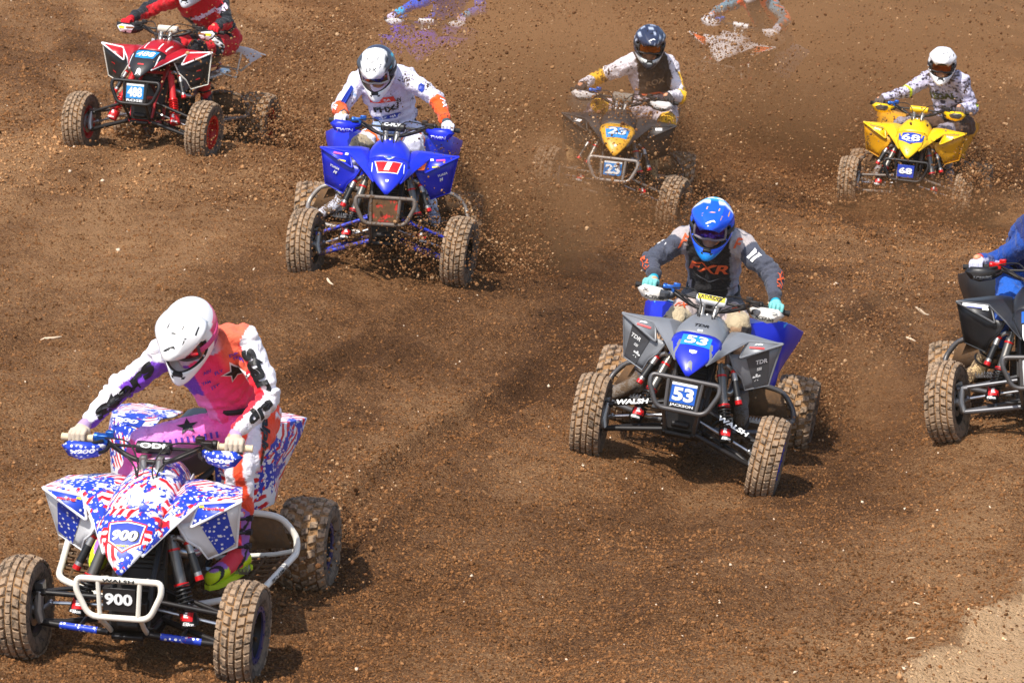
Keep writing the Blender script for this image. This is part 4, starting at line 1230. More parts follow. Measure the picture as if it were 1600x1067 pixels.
def ear53(ear, e, s):
    c = (e[0] + e[1] + e[2]) / 3 + Vector((0.015, 0, 0.0))
    rt = (e[1] - e[0]) * (1 if s > 0 else -1)
    g = bvh_of(ear)
    decal(ear, 'stripe', RECT, RED_INK, c + Vector((0, 0.000, 0.002)), rt, (-.3, 0, 1), 0.085, 0.011, g, 0.008)
    letters(ear, 'yfz', WHITE_INK, c + Vector((0, 0.008 * s, 0.026)), rt, (-.3, 0, 1), 0.014, 0.055, g, bold=0.05, shear=0.3, lift=0.008)
def rear53(rear, rf, s):
    g = bvh_of(rear)
    c = rf[0].lerp(rf[1], 0.6).lerp(rf[2], 0.25) + Vector((0, 0, 0.01))
    decal(rear, 'number_panel', RECT, SKY_INK, c, Vector((0, 1, 0.22 * s)), (-1, 0, .3), 0.16, 0.10, g, 0.008)
    letters(rear, '53', WHITE_INK, c, Vector((0, 1, 0.22 * s)), (-1, 0, .3), 0.06, 0.10, g, bold=0.05, lift=0.010, name='number')
def g1(root, hood, hb, tank, tb, up):
    o = Vector((0.695, 0, 0.757))
    trap = lambda w: poly_geo([(-.5, .5), (.5, .5), (.36, -.5), (-.36, -.5)], 4)
    decal(hood, 'number_panel', trap(1), WHITE_INK, o, (0, 1, 0), up, 0.190, 0.118, hb, 0.0055)
    decal(hood, 'number_panel', trap(1), RED_INK, o, (0, 1, 0), up, 0.174, 0.104, hb, 0.0072)
    text_on(hood, hb, '1', WHITE_INK, o, up, 0.084, 0.056, 0.05, 0.15, 0.0115, 'number')
    decal(hood, 'badge', poly_geo([(-.5, .5), (.5, .5), (.25, -.2), (0, -.5), (-.25, -.2)], 4), mat('silver_ink', rgb(196, 196, 190), 0.4), Vector((0.600, 0, 0.822)), (0, 1, 0), (-.9, 0, .45), 0.105, 0.075, hb, 0.006)
    text_on(hood, hb, 'S', BLUE_INK, Vector((0.600, 0, 0.825)), Vector((-.9, 0, .45)), 0.035, 0.060, 0.05, 0.3, 0.0085)
    decal(hood, 'badge', SHIELD, WHITE_INK, Vector((0.785, 0, 0.668)), (0, 1, 0), up, 0.024, 0.024, hb, 0.0065)
    for s in (-1, 1):
        decal(hood, 'pinstripe', RECT, WHITE_INK, Vector((0.68, s * 0.108, 0.75)), (0, 1, 0), up + Vector((0, s * 0.25, 0)), 0.005, 0.085, hb, 0.0055)
def ear1(ear, e, s):
    c = (e[0] + e[1] + e[2]) / 3 + Vector((0.015, 0, 0.0))
    rt = (e[1] - e[0]) * (1 if s > 0 else -1)
    g = bvh_of(ear)
    decal(ear, 'sticker', RECT, YELLOW_INK, c + Vector((0, -0.010 * s, -0.030)), rt, (-.3, 0, 1), 0.055, 0.010, g, 0.008)
    decal(ear, 'sticker', RECT, mat('pink_ink', rgb(235, 60, 150), 0.5), c + Vector((0, 0.02 * s, 0.022)), rt, (-.3, 0, 1), 0.060, 0.012, g, 0.008)
    decal(ear, 'sticker', RECT, WHITE_INK, c + Vector((0, -0.04 * s, 0.020)), rt, (-.3, 0, 1), 0.022, 0.016, g, 0.008)
def rear1(rear, rf, s):
    g = bvh_of(rear)
    c = rf[0].lerp(rf[1], 0.75).lerp(rf[2], 0.2) + Vector((0, 0, 0.01))
    ov = poly_geo([(0.5 * math.cos(2 * math.pi * i / 14), 0.5 * math.sin(2 * math.pi * i / 14)) for i in range(14)], 4)
    decal(rear, 'emblem', ov, mat('coral_ink', rgb(222, 56, 66), 0.5), c, Vector((0, 1, 0.22 * s)), (-1, 0, .3), 0.15, 0.11, g, 0.008)
    letters(rear, 'RM', WHITE_INK, c, Vector((0, 1, 0.22 * s)), (-1, 0, .3), 0.03, 0.08, g, bold=0.03, lift=0.010)
def g488(root, hood, hb, tank, tb, up):
    o = Vector((0.665, 0, 0.778))
    decal(hood, 'number_panel', poly_geo([(-.5, .5), (.5, .5), (.40, -.4), (0, -.5), (-.40, -.4)], 4), SKY_INK, o, (0, 1, 0), up, 0.190, 0.118, hb, 0.006)
    text_on(hood, hb, '488', WHITE_INK, o, up, 0.068, 0.150, 0.02, 0.15, 0.0105, 'number')
    decal(hood, 'vent', poly_geo([(-.5, -.5), (-.3, .3), (0, .5), (.3, .3), (.5, -.5), (0, -.2)], 3), WHITE_INK, Vector((0.806, 0, 0.642)), (0, 1, 0), up, 0.045, 0.060, hb, 0.0065)
    decal(hood, 'stripe', RECT, RED_INK, Vector((0.765, 0, 0.70)), (0, 1, 0), up, 0.05, 0.012, hb, 0.0065)
    for s in (-1, 1):
        decal(hood, 'stripe', RECT, WHITE_INK, Vector((0.70, s * 0.112, 0.735)), (0, 1, 0), up + Vector((0, s * 0.3, 0)), 0.008, 0.14, hb, 0.006)
        decal(tank, 'stripe', RECT, WHITE_INK, Vector((0.50, s * 0.060, 0.85)), (0, 1, 0), (-1, 0.15 * s, .3), 0.009, 0.12, tb, 0.006)
        decal(tank, 'stripe', RECT, WHITE_INK, Vector((0.46, s * 0.115, 0.84)), (0, 1, 0), (-1, 0.1 * s, .3), 0.009, 0.16, tb, 0.006)
def g23(root, hood, hb, tank, tb, up):
    o = Vector((0.690, 0, 0.762))
    decal(hood, 'number_panel', poly_geo([(-.5, .5), (.5, .5), (.40, -.5), (-.40, -.5)], 4), SKY_INK, o, (0, 1, 0), up, 0.205, 0.125, hb, 0.006)
    text_on(hood, hb, '23', WHITE_INK, o + up * 0.008, up, 0.078, 0.150, 0.025, 0.1, 0.0105, 'number')
    ov = poly_geo([(0.5 * math.cos(math.pi * i / 10), 0.5 * math.sin(math.pi * i / 10)) for i in range(11)], 4)
    decal(hood, 'badge', ov, mat('gold_ink', rgb(200, 160, 70), 0.4, mud=0.2), Vector((0.600, 0, 0.812)), (0, 1, 0), (-.9, 0, .45), 0.16, 0.13, hb, 0.006)
    decal(hood, 'emblem', STAR, WHITE_INK, Vector((0.790, 0, 0.66)), (0, 1, 0), up, 0.032, 0.034, hb, 0.0065)
def ear23(ear, e, s):
    c = (e[0] + e[1] + e[2]) / 3 + Vector((0.015, 0, 0.0))
    rt = (e[1] - e[0]) * (1 if s > 0 else -1)
    decal(ear, 'sticker', RECT, WHITE_INK, c + Vector((0, 0.0, 0.010)), rt, (-.3, 0, 1), 0.055, 0.022, bvh_of(ear), 0.008)
def g68(root, hood, hb, tank, tb, up):
    o = Vector((0.690, 0, 0.760))
    decal(hood, 'number_panel', SHIELD, NAVY_INK, o, (0, 1, 0), up, 0.235, 0.165, hb, 0.006)
    text_on(hood, hb, '68', WHITE_INK, o + up * 0.004, up, 0.085, 0.165, 0.02, 0, 0.0105, 'number')
    text_on(hood, hb, 'PRO', WHITE_INK, o - up * 0.044, up, 0.012, 0.07, 0.03, 0, 0.008)
    for s in (-1, 1):
        decal(hood, 'stripe', RECT, BLACK_INK, Vector((0.715, s * 0.112, 0.725)), (0, 1, 0), up + Vector((0, s * 0.3, 0)), 0.006, 0.15, hb, 0.006)
def ear68(ear, e, s):
    c = (e[0] + e[1] + e[2]) / 3 + Vector((0.015, 0, 0.0))
    rt = (e[1] - e[0]) * (1 if s > 0 else -1)
    g = bvh_of(ear)
    decal(ear, 'stripe', RECT, BLACK_INK, c + Vector((0, 0.015 * s, 0.028)), rt, (-.3, 0, 1), 0.13, 0.006, g, 0.008)
    letters(ear, 'RIDE', WHITE_INK, c + Vector((0, 0, 0.004)), rt + Vector((0, 0, -0.03)), (-.3, 0, 1), 0.014, 0.06, g, bold=0.03, lift=0.008)
def g24(root, hood, hb, tank, tb, up):
    o = Vector((0.665, 0, 0.778))
    decal(hood, 'number_panel', RECT, PLATE_BLUE, o, (0, 1, 0), up, 0.180, 0.100, hb, 0.006)
    text_on(hood, hb, '2', WHITE_INK, o + Vector((0, -0.04, 0)), up, 0.075, 0.060, 0.05, 0, 0.008, 'number')
    decal(hood, 'stripe', RECT, WHITE_INK, Vector((0.755, -0.07, 0.69)), (0, 1, 0), up + Vector((0, -0.3, 0)), 0.03, 0.12, hb, 0.006)
def ear24(ear, e, s):
    c = (e[0] + e[1] + e[2]) / 3 + Vector((0.015, 0, 0.0))
    rt = (e[1] - e[0]) * (1 if s > 0 else -1)
    g = bvh_of(ear)
    decal(ear, 'stripe', RECT, WHITE_INK, c + Vector((0, 0.03 * s, 0.034)), rt + Vector((0, 0, -0.0)), (-.3, 0, 1), 0.15, 0.026, g, 0.008)
    decal(ear, 'stripe', RECT, NAVY_INK, c + Vector((0, 0.03 * s, 0.022)), rt + Vector((0, 0, 0.0)), (-.3, 0, 1), 0.10, 0.006, g, 0.009)
    decal(ear, 'sticker', RECT, WHITE_INK, c + Vector((0, -0.03 * s, 0.008)), rt, (-.3, 0, 1), 0.038, 0.012, g, 0.009)

base = dict(frame=BLACK, arm=BLACK, shock=mat('shock_body', rgb(120, 116, 110), 0.35, 0.8, mud=0.25), rim=BLACK, ring=GREY_STEEL, perch=BLUE_ANO, grip=RUBBER, pad=BLACK_PL, pad_w=0.165, pad_r=0.030, seat=BLACK_PL, side=BLACK_PL, trim=WHITE_PL, nerf=GREY_STEEL, bumper=GREY_STEEL, plate=BLACK_PL, guard=BLACK_PL, ear_graphics=PLAIN, rear_graphics=PLAIN)
CFG = {
 '900': dict(base, hood=PATRIOT, tank=PATRIOT, fender=PATRIOT, ear=PATRIOT_S, trim=WHITE_PL, splash=WHITE_PL, splash_sticker=PATRIOT_S, splash_edge=WHITE_PL, side=WHITE_PL, rear=PATRIOT, bumper=CREAM, nerf=CREAM, bumper_text='WALSH', nerf_text='PRO ARMOR', graphics=g900, ear_graphics=ear900, rear_graphics=rear900,
   plate=BLACK_PL, plate_num='900', plate_size=(0.150, 0.110, 0.478), num_w=0.86, guard=PATRIOT_S, guard_text='x900', guard_ink=WHITE_INK, guard_tz=0.002, grip=GRIP_CREAM, pad=BLACK_PL, pad_text='ODI', rim=BLACK, ring=mat('blue_red_ring', rgb(70, 70, 120), 0.4, 0.5), net=MUDDY,
   arm_sticker=((0.16, 0.72, PATRIOT_S),)),
 '53': dict(base, hood=BLUE_PL, tank=GREY_PL, fender=GREY_PL, ear=GREY_PL, trim=GREY_PL, splash=GREY_PL, splash_sticker=DGREY_PL, splash_text=(('TDR', 0.052, 0.026, WHITE_INK), ('SSI', 0.004, 0.018, WHITE_INK), ('*', -0.055, 0.055, WHITE_INK)), side=DGREY_PL, rear=BLUE_PL, bumper=GREY_STEEL, graphics=g53, ear_graphics=ear53, rear_graphics=rear53,
   plate_panel=PLATE_BLUE, plate_num='53', plate_name='JACKSON', guard=mat('white_guard', rgb(232, 226, 216), 0.45, mud=0.2), guard_extra=(('guard_base', poly_geo([(-.5, .5), (.5, .3), (.3, -.3), (-.5, -.5)], 3), DGREY_PL, -0.070, 0.0, 0.085, 0.062), ('slot', RECT, BLACK_INK, 0.055, 0.020, 0.03, 0.004), ('slot', RECT, BLACK_INK, 0.058, 0.010, 0.03, 0.004)), guard_text='ACERBIS', guard_ink=BLACK_INK, pad=WHITE_PL, pad_label=YELLOW_INK, pad_text='ATVRIDER', pad_ink=BLACK_INK, pad_w=0.175, arm_text='WALSH', rim=BLACK, ring=mat('blue_ring', rgb(30, 60, 200), 0.35, 0.3, mud=0.15)),
 '1': dict(base, hood=BLUE_PL, tank=BLUE_PL, fender=BLUE_PL, ear=BLUE_PL, trim=BLUE_PL, splash=BLUE_PL_M, splash_text=(('YUASA', 0.045, 0.018, WHITE_INK), ('M', 0.008, 0.024, WHITE_INK)), side=BLUE_PL_M, rear=BLUE_PL, bumper=MUD_STEEL, nerf=RAW_STEEL, graphics=g1, ear_graphics=ear1, rear_graphics=rear1,
   plate=mat('mud_covered_plate', rgb(210, 36, 30), 0.7, mud=0.86, fine=18.0), arm=mat('blue_arm', rgb(24, 52, 180), 0.4, 0.2, mud=0.8), guard=BLUE_PL, guard_text='TWIN', guard_ink=WHITE_INK, pad=BLACK_PL, pad_text='C-FLY', ring=GREY_STEEL),
 '488': dict(base, rear_open=True, hood=BLACK_PL, tank=RED_PL, fender=RED_PL, ear=RED_PL, trim=WHITE_PL, splash=BLACK_PL, splash_edge=CREAM, splash_text=(('racing', 0.02, 0.014, RED_INK), ('racing', -0.05, 0.014, RED_INK)), side=GREY_PL, rear=mat('grey_white_plastic', rgb(206, 206, 212), 0.35, mud=0.25), bumper=BLACK, nerf=MUD_STEEL, graphics=g488,
   plate=BLACK_PL, plate_panel=SKY_INK, plate_num='488', plate_name='ROSE', guard=BLACK_PL, guard_panel=WHITE_PL, guard_text='', guard_extra=(('sticker', RECT, YELLOW_INK, 0.045, 0.004, 0.045, 0.020), ('sticker', RECT, mat('brown_ink', rgb(140, 84, 40), 0.5), -0.020, 0.006, 0.06, 0.014)),
   shock=mat('red_shock_cover', rgb(196, 16, 28), 0.6, mud=0.15), sleeve=mat('red_shock_cover', rgb(196, 16, 28), 0.6, mud=0.15), spring=RED_ANO, frame=mat('red_frame', rgb(170, 20, 28), 0.4, mud=0.3), pad=mat('pale_pad', rgb(206, 198, 182), 0.7, mud=0.2), ring=RED_ANO, rim=mat('red_rim', rgb(190, 20, 30), 0.4, mud=0.3), perch=BLACK),
 '23': dict(base, hood=GOLD_PL, tank=BLACK_PL_M, fender=BLACK_PL_M, ear=BLACK_PL_M, trim=BLACK_PL_M, splash=mat('mud_black_plastic', rgb(50, 46, 42), 0.6, mud=0.7), side=BLACK_PL_M, rear=mat('grey_gold_plastic', rgb(92, 84, 76), 0.45, mud=0.45), bumper=RAW_STEEL, nerf=MUD_STEEL, graphics=g23, ear_graphics=ear23,
   plate=MUDDY, plate_panel=SKY_INK, plate_num='23', guard=mat('white_guard_muddy', rgb(214, 208, 204), 0.5, mud=0.35), guard_text='ACERBIS', guard_ink=BLACK_INK, guard_tz=-0.022, pad=mat('grey_pad', rgb(120, 110, 98), 0.7, mud=0.4), pad_r=0.045, arm=MUD_STEEL),
 '68': dict(base, hood=YEL_PL, tank=YEL_PL, fender=YEL_PL, ear=YEL_PL, trim=YEL_PL, splash=AMBER_PL, side=AMBER_PL, rear=AMBER_PL, bumper=BLACK, nerf=MUD_STEEL, graphics=g68, ear_graphics=ear68,
   plate=NAVY_INK, plate_num='68', plate_size=(0.150, 0.110, 0.478), num_w=0.80, guard=YEL_PL, guard_text='', guard_extra=(('guard_recess', poly_geo([(-.5, .1), (-.2, .5), (.42, .5), (.5, .1), (.3, -.5), (-.3, -.42)], 3), BLACK_PL_M, 0.015, 0.0, 0.125, 0.050),), pad=YEL_PL, arm=MUD_STEEL, frame=MUD_STEEL),
 '24': dict(base, hood=BLACK_PL, tank=BLACK_PL, fender=BLACK_PL, ear=BLACK_PL, trim=DGREY_PL, splash=BLACK_PL, side=BLACK_PL, rear=BLACK_PL, bumper=GREY_STEEL, nerf=GREY_STEEL, graphics=g24, ear_graphics=ear24, arm=mat('grey_arm', rgb(105, 105, 108), 0.4, 0.6, mud=0.3),
   plate=WHITE_PL, plate_panel=PLATE_BLUE, plate_num='2', num_y=-0.035, num_w=0.3, guard=BLACK_PL, guard_text='ACERBIS', guard_ink=GREY_PL, perch=RED_ANO),
 'gr': dict(base, hood=WHITE_PL, tank=WHITE_PL, fender=WHITE_PL, ear=ORANGE_INK, splash=BLACK_PL_M, rear=mat('white_plastic_muddy', rgb(232, 230, 230), 0.4, mud=0.4), side=ORANGE_INK, guard=WHITE_PL, guard_text='', pad=WHITE_PL, graphics=PLAIN, arm=MUD_STEEL, bumper=MUD_STEEL, nerf=MUD_STEEL),
 'gl': dict(base, hood=mat('violet_plastic', rgb(70, 50, 190), 0.35, mud=0.35), tank=mat('violet_plastic', rgb(70, 50, 190), 0.35, mud=0.35), fender=BLUE_PL_M, ear=BLUE_PL_M, trim=BLUE_PL_M, splash=BLUE_PL_M, rear=mat('violet_plastic', rgb(70, 50, 190), 0.35, mud=0.35), side=SKY_INK, guard=mat('white_plastic_muddy', rgb(232, 230, 230), 0.4, mud=0.4), guard_text='', pad=WHITE_PL, graphics=PLAIN, arm=MUD_STEEL, bumper=MUD_STEEL, nerf=MUD_STEEL),
}
LABELS = {
 '900': 'white quad bike with red and blue star graphics, number 900, cream bumper',
 '53': 'grey and blue quad bike with blue number 53 plate',
 '1': 'bright blue quad bike with red number 1 on its hood',
 '488': 'red and black quad bike with white edging and blue number 488 plate',
 '23': 'muddy black and gold quad bike with sky blue 23 on its hood',
 '68': 'yellow quad bike with navy number 68 on its hood',
 '24': 'black quad bike cut off by the right edge of the picture',
 'gr': 'white quad bike half hidden in flying dirt at top right of centre',
 'gl': 'violet and blue quad bike mostly hidden in flying dirt at the top',
}
for k in CFG:
    atv(k, CFG[k], LABELS[k])

# ------------------------------------------------------------------ riders
def remesh(mb, name, voxel, smooth_it=4):
    """overlapping solids -> one continuous skin"""
    me = mb.mesh(name, False)
    ob = bpy.data.objects.new(name, me)
    COL.objects.link(ob)
    r = ob.modifiers.new('r', 'REMESH'); r.mode = 'VOXEL'; r.voxel_size = voxel; r.use_smooth_shade = True
    s = ob.modifiers.new('s', 'SMOOTH'); s.factor = 0.5; s.iterations = smooth_it
    bpy.context.view_layer.update()
    out = bpy.data.meshes.new_from_object(ob.evaluated_get(bpy.context.evaluated_depsgraph_get()))
    bpy.data.objects.remove(ob); bpy.data.meshes.remove(me)
    out.shade_smooth()
    return out
def coords(me):
    a = np.empty(len(me.vertices) * 3, np.float32); me.vertices.foreach_get('co', a); return a.reshape(-1, 3).astype(float)
def normals(me):
    a = np.empty(len(me.vertices) * 3, np.float32); me.vertices.foreach_get('normal', a); return a.reshape(-1, 3).astype(float)
def paint(me, C):
    at = me.attributes.new('print', 'FLOAT_COLOR', 'POINT')
    C = np.c_[C, np.ones(len(C))] if C.shape[1] == 3 else C
    at.data.foreach_set('color', C.astype(np.float32).ravel())
def wrinkle(me, amp, seed, f=16.0):
    P, N = coords(me), normals(me)
    w = np.abs(vnoise(P * f + 1.7 * vnoise(P * f * 0.5, seed + 5)[:, None], seed)) - 0.35
    P2 = P + N * (amp * w + amp * 0.5 * vnoise(P * f * 2.3, seed + 1))[:, None]
    me.vertices.foreach_set('co', P2.astype(np.float32).ravel()); me.update()
C3 = lambda r, g, b: np.array([lin(r), lin(g), lin(b)])

def bone_coords(P, bones):
    """nearest bone of every vertex, and how far along it"""
    D, T = [], []
    for a, b in bones:
        a, b = np.array(a), np.array(b)
        d = b - a
        t = np.clip(((P - a) @ d) / (d @ d), 0, 1)
        D.append(np.linalg.norm(P - (a + t[:, None] * d), axis=1)); T.append(t)
    D, T = np.array(D), np.array(T)
    i = D.argmin(0)
    return i, T[i, np.arange(len(P))]
def around(P, bones, i, t):
    """unit direction from the limb's axis to each vertex"""
    A_ = np.array([list(a) for a, b in bones]); B_ = np.array([list(b) for a, b in bones])
    q = P - (A_[i] + t[:, None] * (B_[i] - A_[i]))
    return q / np.maximum(np.linalg.norm(q, axis=1), 1e-6)[:, None]

SKIN = mat('skin', rgb(214, 150, 112), 0.55)
GOG_STRAP = mat('goggle_strap', rgb(40, 40, 44), 0.7)

def helmet(parent, M, h):
    """M: head frame (x forward, y left, z up) at the head centre"""
    def ell(az, el, k=1.0):
        ca, sa, ce, se = math.cos(az), math.sin(az), math.cos(el), math.sin(el)
        p = Vector((0.152 * ca * ce, 0.127 * sa * ce, 0.150 * se + 0.012)) * k
        # chin bar pushes out at the lower front
        fr = max(0.0, ca) ** 1.5
        lowb = math.exp(-((el + 0.62) / 0.34) ** 2)
        p.x += 0.092 * fr * lowb; p.z -= 0.048 * fr * lowb
        p.y *= 1 - 0.26 * fr * lowb * (1 - abs(sa) * 0.3)
        bk = max(0.0, -ca)
        p.x -= 0.012 * bk * max(0, math.cos(el * 1.2))
        return p
    NA, NE = 72, 44
    V, idx = [], {}
    els = [math.pi / 2 - (math.pi / 2 + 0.98) * j / NE for j in range(NE + 1)]
    for j, el in enumerate(els):
        for i in range(NA):
            az = 2 * math.pi * i / NA - math.pi
            V.append(ell(az, min(el, 1.53)))
    F = []
    for j in range(NE):
        for i in range(NA):
            az = 2 * math.pi * (i + .5) / NA - math.pi; el = (els[j] + els[j + 1]) / 2
            half = 1.12 - 0.35 * max(0, (-el - 0.10)) 
            if abs(az) < half and -0.33 < el < 0.36 and not (abs(az) > 0.95 and (el < -0.22 or el > 0.27)):
                continue
            i2 = (i + 1) % NA
            F.append((j * NA + i, j * NA + i2, (j + 1) * NA + i2, (j + 1) * NA + i))
    me = bpy.data.meshes.new('helmet')
    me.from_pydata([tuple(v) for v in V], [], F)
    bm = bmesh.new(); bm.from_mesh(me)
    bmesh.ops.delete(bm, geom=[v for v in bm.verts if not v.link_faces], context='VERTS')
    bmesh.ops.remove_doubles(bm, verts=bm.verts, dist=0.0008)
    bmesh.ops.recalc_face_normals(bm, faces=bm.faces); bm.to_mesh(me); bm.free()
    me.shade_smooth()
    P = coords(me)
    az = np.arctan2(P[:, 1], P[:, 0]); el = np.arctan2(P[:, 2], np.hypot(P[:, 0], P[:, 1]))
    paint(me, h['shell'](P, az, el))
    shell = link(me, 'helmet', h['mat'], parent, solid=0.010)
    shell.matrix_local = M
    # padded lining and chin-bar rim
    mb = MB()
    rim = [ell(a, e, 1.0) for a, e in [(-1.10, -0.10), (-0.95, -0.30), (-0.5, -0.335), (0, -0.34), (0.5, -0.335), (0.95, -0.30), (1.10, -0.10), (1.10, 0.16), (0.95, 0.31), (0.5, 0.37), (0, 0.375), (-0.5, 0.37), (-0.95, 0.31), (-1.10, 0.16)]]
    mb.tube(smooth_path(rim, True, 3), 0.006, 6, closed=True)
    mb.build('port_trim', h.get('trim', RUBBER), shell)
    # goggles
    def patch(k, a0, a1, e0, e1, na=18, ne=6, push=0.0):
        V, F = [], []
        for j in range(ne + 1):
            for i in range(na + 1):
                a = a0 + (a1 - a0) * i / na; e = e0 + (e1 - e0) * j / ne
                n_ = 0.06 * math.exp(-(a / 0.16) ** 2) * (1 - j / ne)
                e = e + n_
                q = Vector((0.150 * math.cos(a) * math.cos(e), 0.128 * math.sin(a) * math.cos(e), 0.150 * math.sin(e) + 0.012)) * k
                q.x += push
                V.append(q)
        for j in range(ne):
            for i in range(na):
                a = j * (na + 1) + i
                F.append((a, a + 1, a + na + 2, a + na + 1))
        return V, F
    V, F = patch(0.985, -0.80, 0.80, -0.24, 0.26)
    mb = MB(); mb.add(V, F); gg = mb.build('goggles', h['lens'], shell, solid=0.003)
    na = 18
    edge = [V[i] for i in range(na + 1)] + [V[j * (na + 1) + na] for j in range(1, 7)] + [V[6 * (na + 1) + i] for i in range(na - 1, -1, -1)] + [V[j * (na + 1)] for j in range(5, 0, -1)]
    mb = MB(); mb.tube([e + Vector((0.002, 0, 0)) for e in edge], 0.0085, 8, closed=True); mb.build('goggle_frame', h.get('frame', RUBBER), gg)
    mb = MB()
    for sgn in (-1, 1):
        V, F = patch(1.035, sgn * 0.80, sgn * 2.9, -0.06, 0.16, 16, 2)
        mb.add(V, F)
    mb.build('goggle_strap', h.get('strap', GOG_STRAP), gg, solid=0.003)
    # peak
    rows = []
    for k in range(9):
        t = k / 8
        x = 0.005 + 0.250 * t; z = 0.171 - 0.016 * t - 0.062 * t * t
        w = 0.112 + 0.016 * math.sin(math.pi * min(1, t * 1.3)) - 0.036 * t * t - 0.022 * max(0, t - 0.8) * 5
        rows.append([(x - 0.070 * abs(s) ** 2.5 * t, w * s, z + 0.006 * (1 - s * s) + 0.010 * math.exp(-((abs(s) - 0.50) / 0.10) ** 2) * math.sin(math.pi * min(1, t + 0.1)) - 0.062 * abs(s) ** 2.6 * (1 - 0.35 * t)) for s in np.linspace(-1, 1, 25)])
    V = [p for r in rows for p in r]
    F = [(j * 25 + i, j * 25 + i + 1, (j + 1) * 25 + i + 1, (j + 1) * 25 + i) for j in range(8) for i in range(24)]
    mb = MB(); mb.add(V, F)
    me = mb.mesh('peak')
    P = coords(me)
    paint(me, h['peak'](P))
    pk = link(me, 'peak', h['mat'], shell, solid=0.006)
    pb = bvh_of(pk)
    up = Vector((-1, 0, 0.3))
    for (x, y, w, l, a) in ((0.165, 0.058, 0.012, 0.036, 0.3), (0.165, -0.058, 0.012, 0.036, -0.3), (0.10, 0.036, 0.010, 0.024, 0.2), (0.10, -0.036, 0.010, 0.024, -0.2), (0.135, 0.0, 0.040, 0.009, 0.0), (0.09, 0.095, 0.009, 0.045, 0.5)):
        g = poly_geo([(-.5, -.5), (.2, -.5), (.5, .5), (-.1, .5)], 2)
        decal(pk, 'vent', g, h.get('vent', BLACK_INK), Vector((x, y, 0.15)), (0, 1, 0), up + Vector((0, a, 0)), w, l, pb, 0.0045)
    if h.get('logo'):
        g = poly_geo([(-.5, -.35), (-.1, .15), (.3, .5), (.5, .1), (.1, .1), (.0, -.2), (-.3, -.5)], 3)
        decal(pk, 'emblem', g, h['logo'], Vector((0.205, 0.0, 0.12)), (0, 1, 0), up, 0.060, 0.034, pb, 0.0050)
    if h.get('peak_text'):
        letters(pk, h['peak_text'], h['ptext_ink'], Vector((0.190, 0.0, 0.12)), (0, 1, 0), up, 0.030, 0.075, pb, bold=0.03, lift=0.005)
    # chin vents
    cb = bvh_of(shell)
    for sgn in (-1, 1):
        decal(shell, 'chin_vent', poly_geo([(-.5, -.3), (.5, -.5), (.3, .5), (-.4, .3)], 2), BLACK_INK, Vector((0.20, sgn * 0.030, -0.085)), (0, 1, 0), (-.3, 0, 1), 0.022, 0.014, cb, 0.0065)
    mb = MB()
    mb.box((0.196, 0, -0.070), (0.02, 0.05, 0.022)); mb.build('chin_grille', BLACK_INK, shell, bevel=0.006)
    return shell

def glove(parent, wrist, s, steer, m, colf):
    """right or left hand closed round the grip; s = -1 / +1 side"""
    st = Matrix.Translation((0.25, 0, 0)) @ Matrix.Rotation(steer * 0.7, 4, 'Z') @ Matrix.Translation((-0.25, 0, 0))
    g = st @ Vector((0.159, s * 0.372, 0.9955))
    a = (st.to_3x3() @ Vector((-0.019 , s * 0.152, -0.0065))).normalized()     # outward along the bar
    f = Vector((1, 0, 0)); f = (f - a * f.dot(a)).normalized()
    u = Vector((0, 0, 1)); u = (u - a * u.dot(a) - f * u.dot(f)).normalized()
    W = Vector(wrist)
    K = lambda da, df, du: g + a * da + f * df + u * du
    mb = MB()
    mb.capsule(W, K(0.0, -0.030, 0.030), 0.030, 0.033)
    mb.capsule(K(-0.026, -0.022, 0.026), K(0.026, -0.022, 0.024), 0.022, 0.021)
    mb.capsule(K(-0.028, -0.002, 0.034), K(0.028, -0.002, 0.032), 0.016, 0.015)
    for j, (da, L) in enumerate(((-0.034, 0.95), (-0.0115, 1.06), (0.0115, 1.0), (0.034, 0.82))):
        k1, k2, k3, k4 = K(da, 0.002, 0.036), K(da * 1.02, 0.032 * L, 0.026), K(da * 1.02, 0.036 * L, -0.004), K(da, 0.012, -0.024 * L)
        mb.capsule(k1, k2, 0.0104, 0.0096, 10); mb.capsule(k2, k3, 0.0096, 0.0092, 10); mb.capsule(k3, k4, 0.0092, 0.0085, 10)
    # thumb leaves the inner side of the palm and closes under the grip
    mb.capsule(K(-0.030, -0.030, 0.016), K(-0.052, -0.018, -0.012), 0.014, 0.012, 10)
    mb.capsule(K(-0.052, -0.018, -0.012), K(-0.046, 0.014, -0.026), 0.012, 0.0095, 10)
    me = remesh(mb, 'glove', 0.0036, 1)
    P = coords(me)
    t = (P - np.array(g)) @ np.array((W - g).normalized())
    paint(me, colf(P, t))
    o = link(me, 'glove', m, parent)
    # cuff
    d = (W - g).normalized()
    mb = MB(); mb.tube([W - d * 0.022, W + d * 0.002, W + d * 0.016], [0.033, 0.035, 0.033], 14, cap=False)
    return o

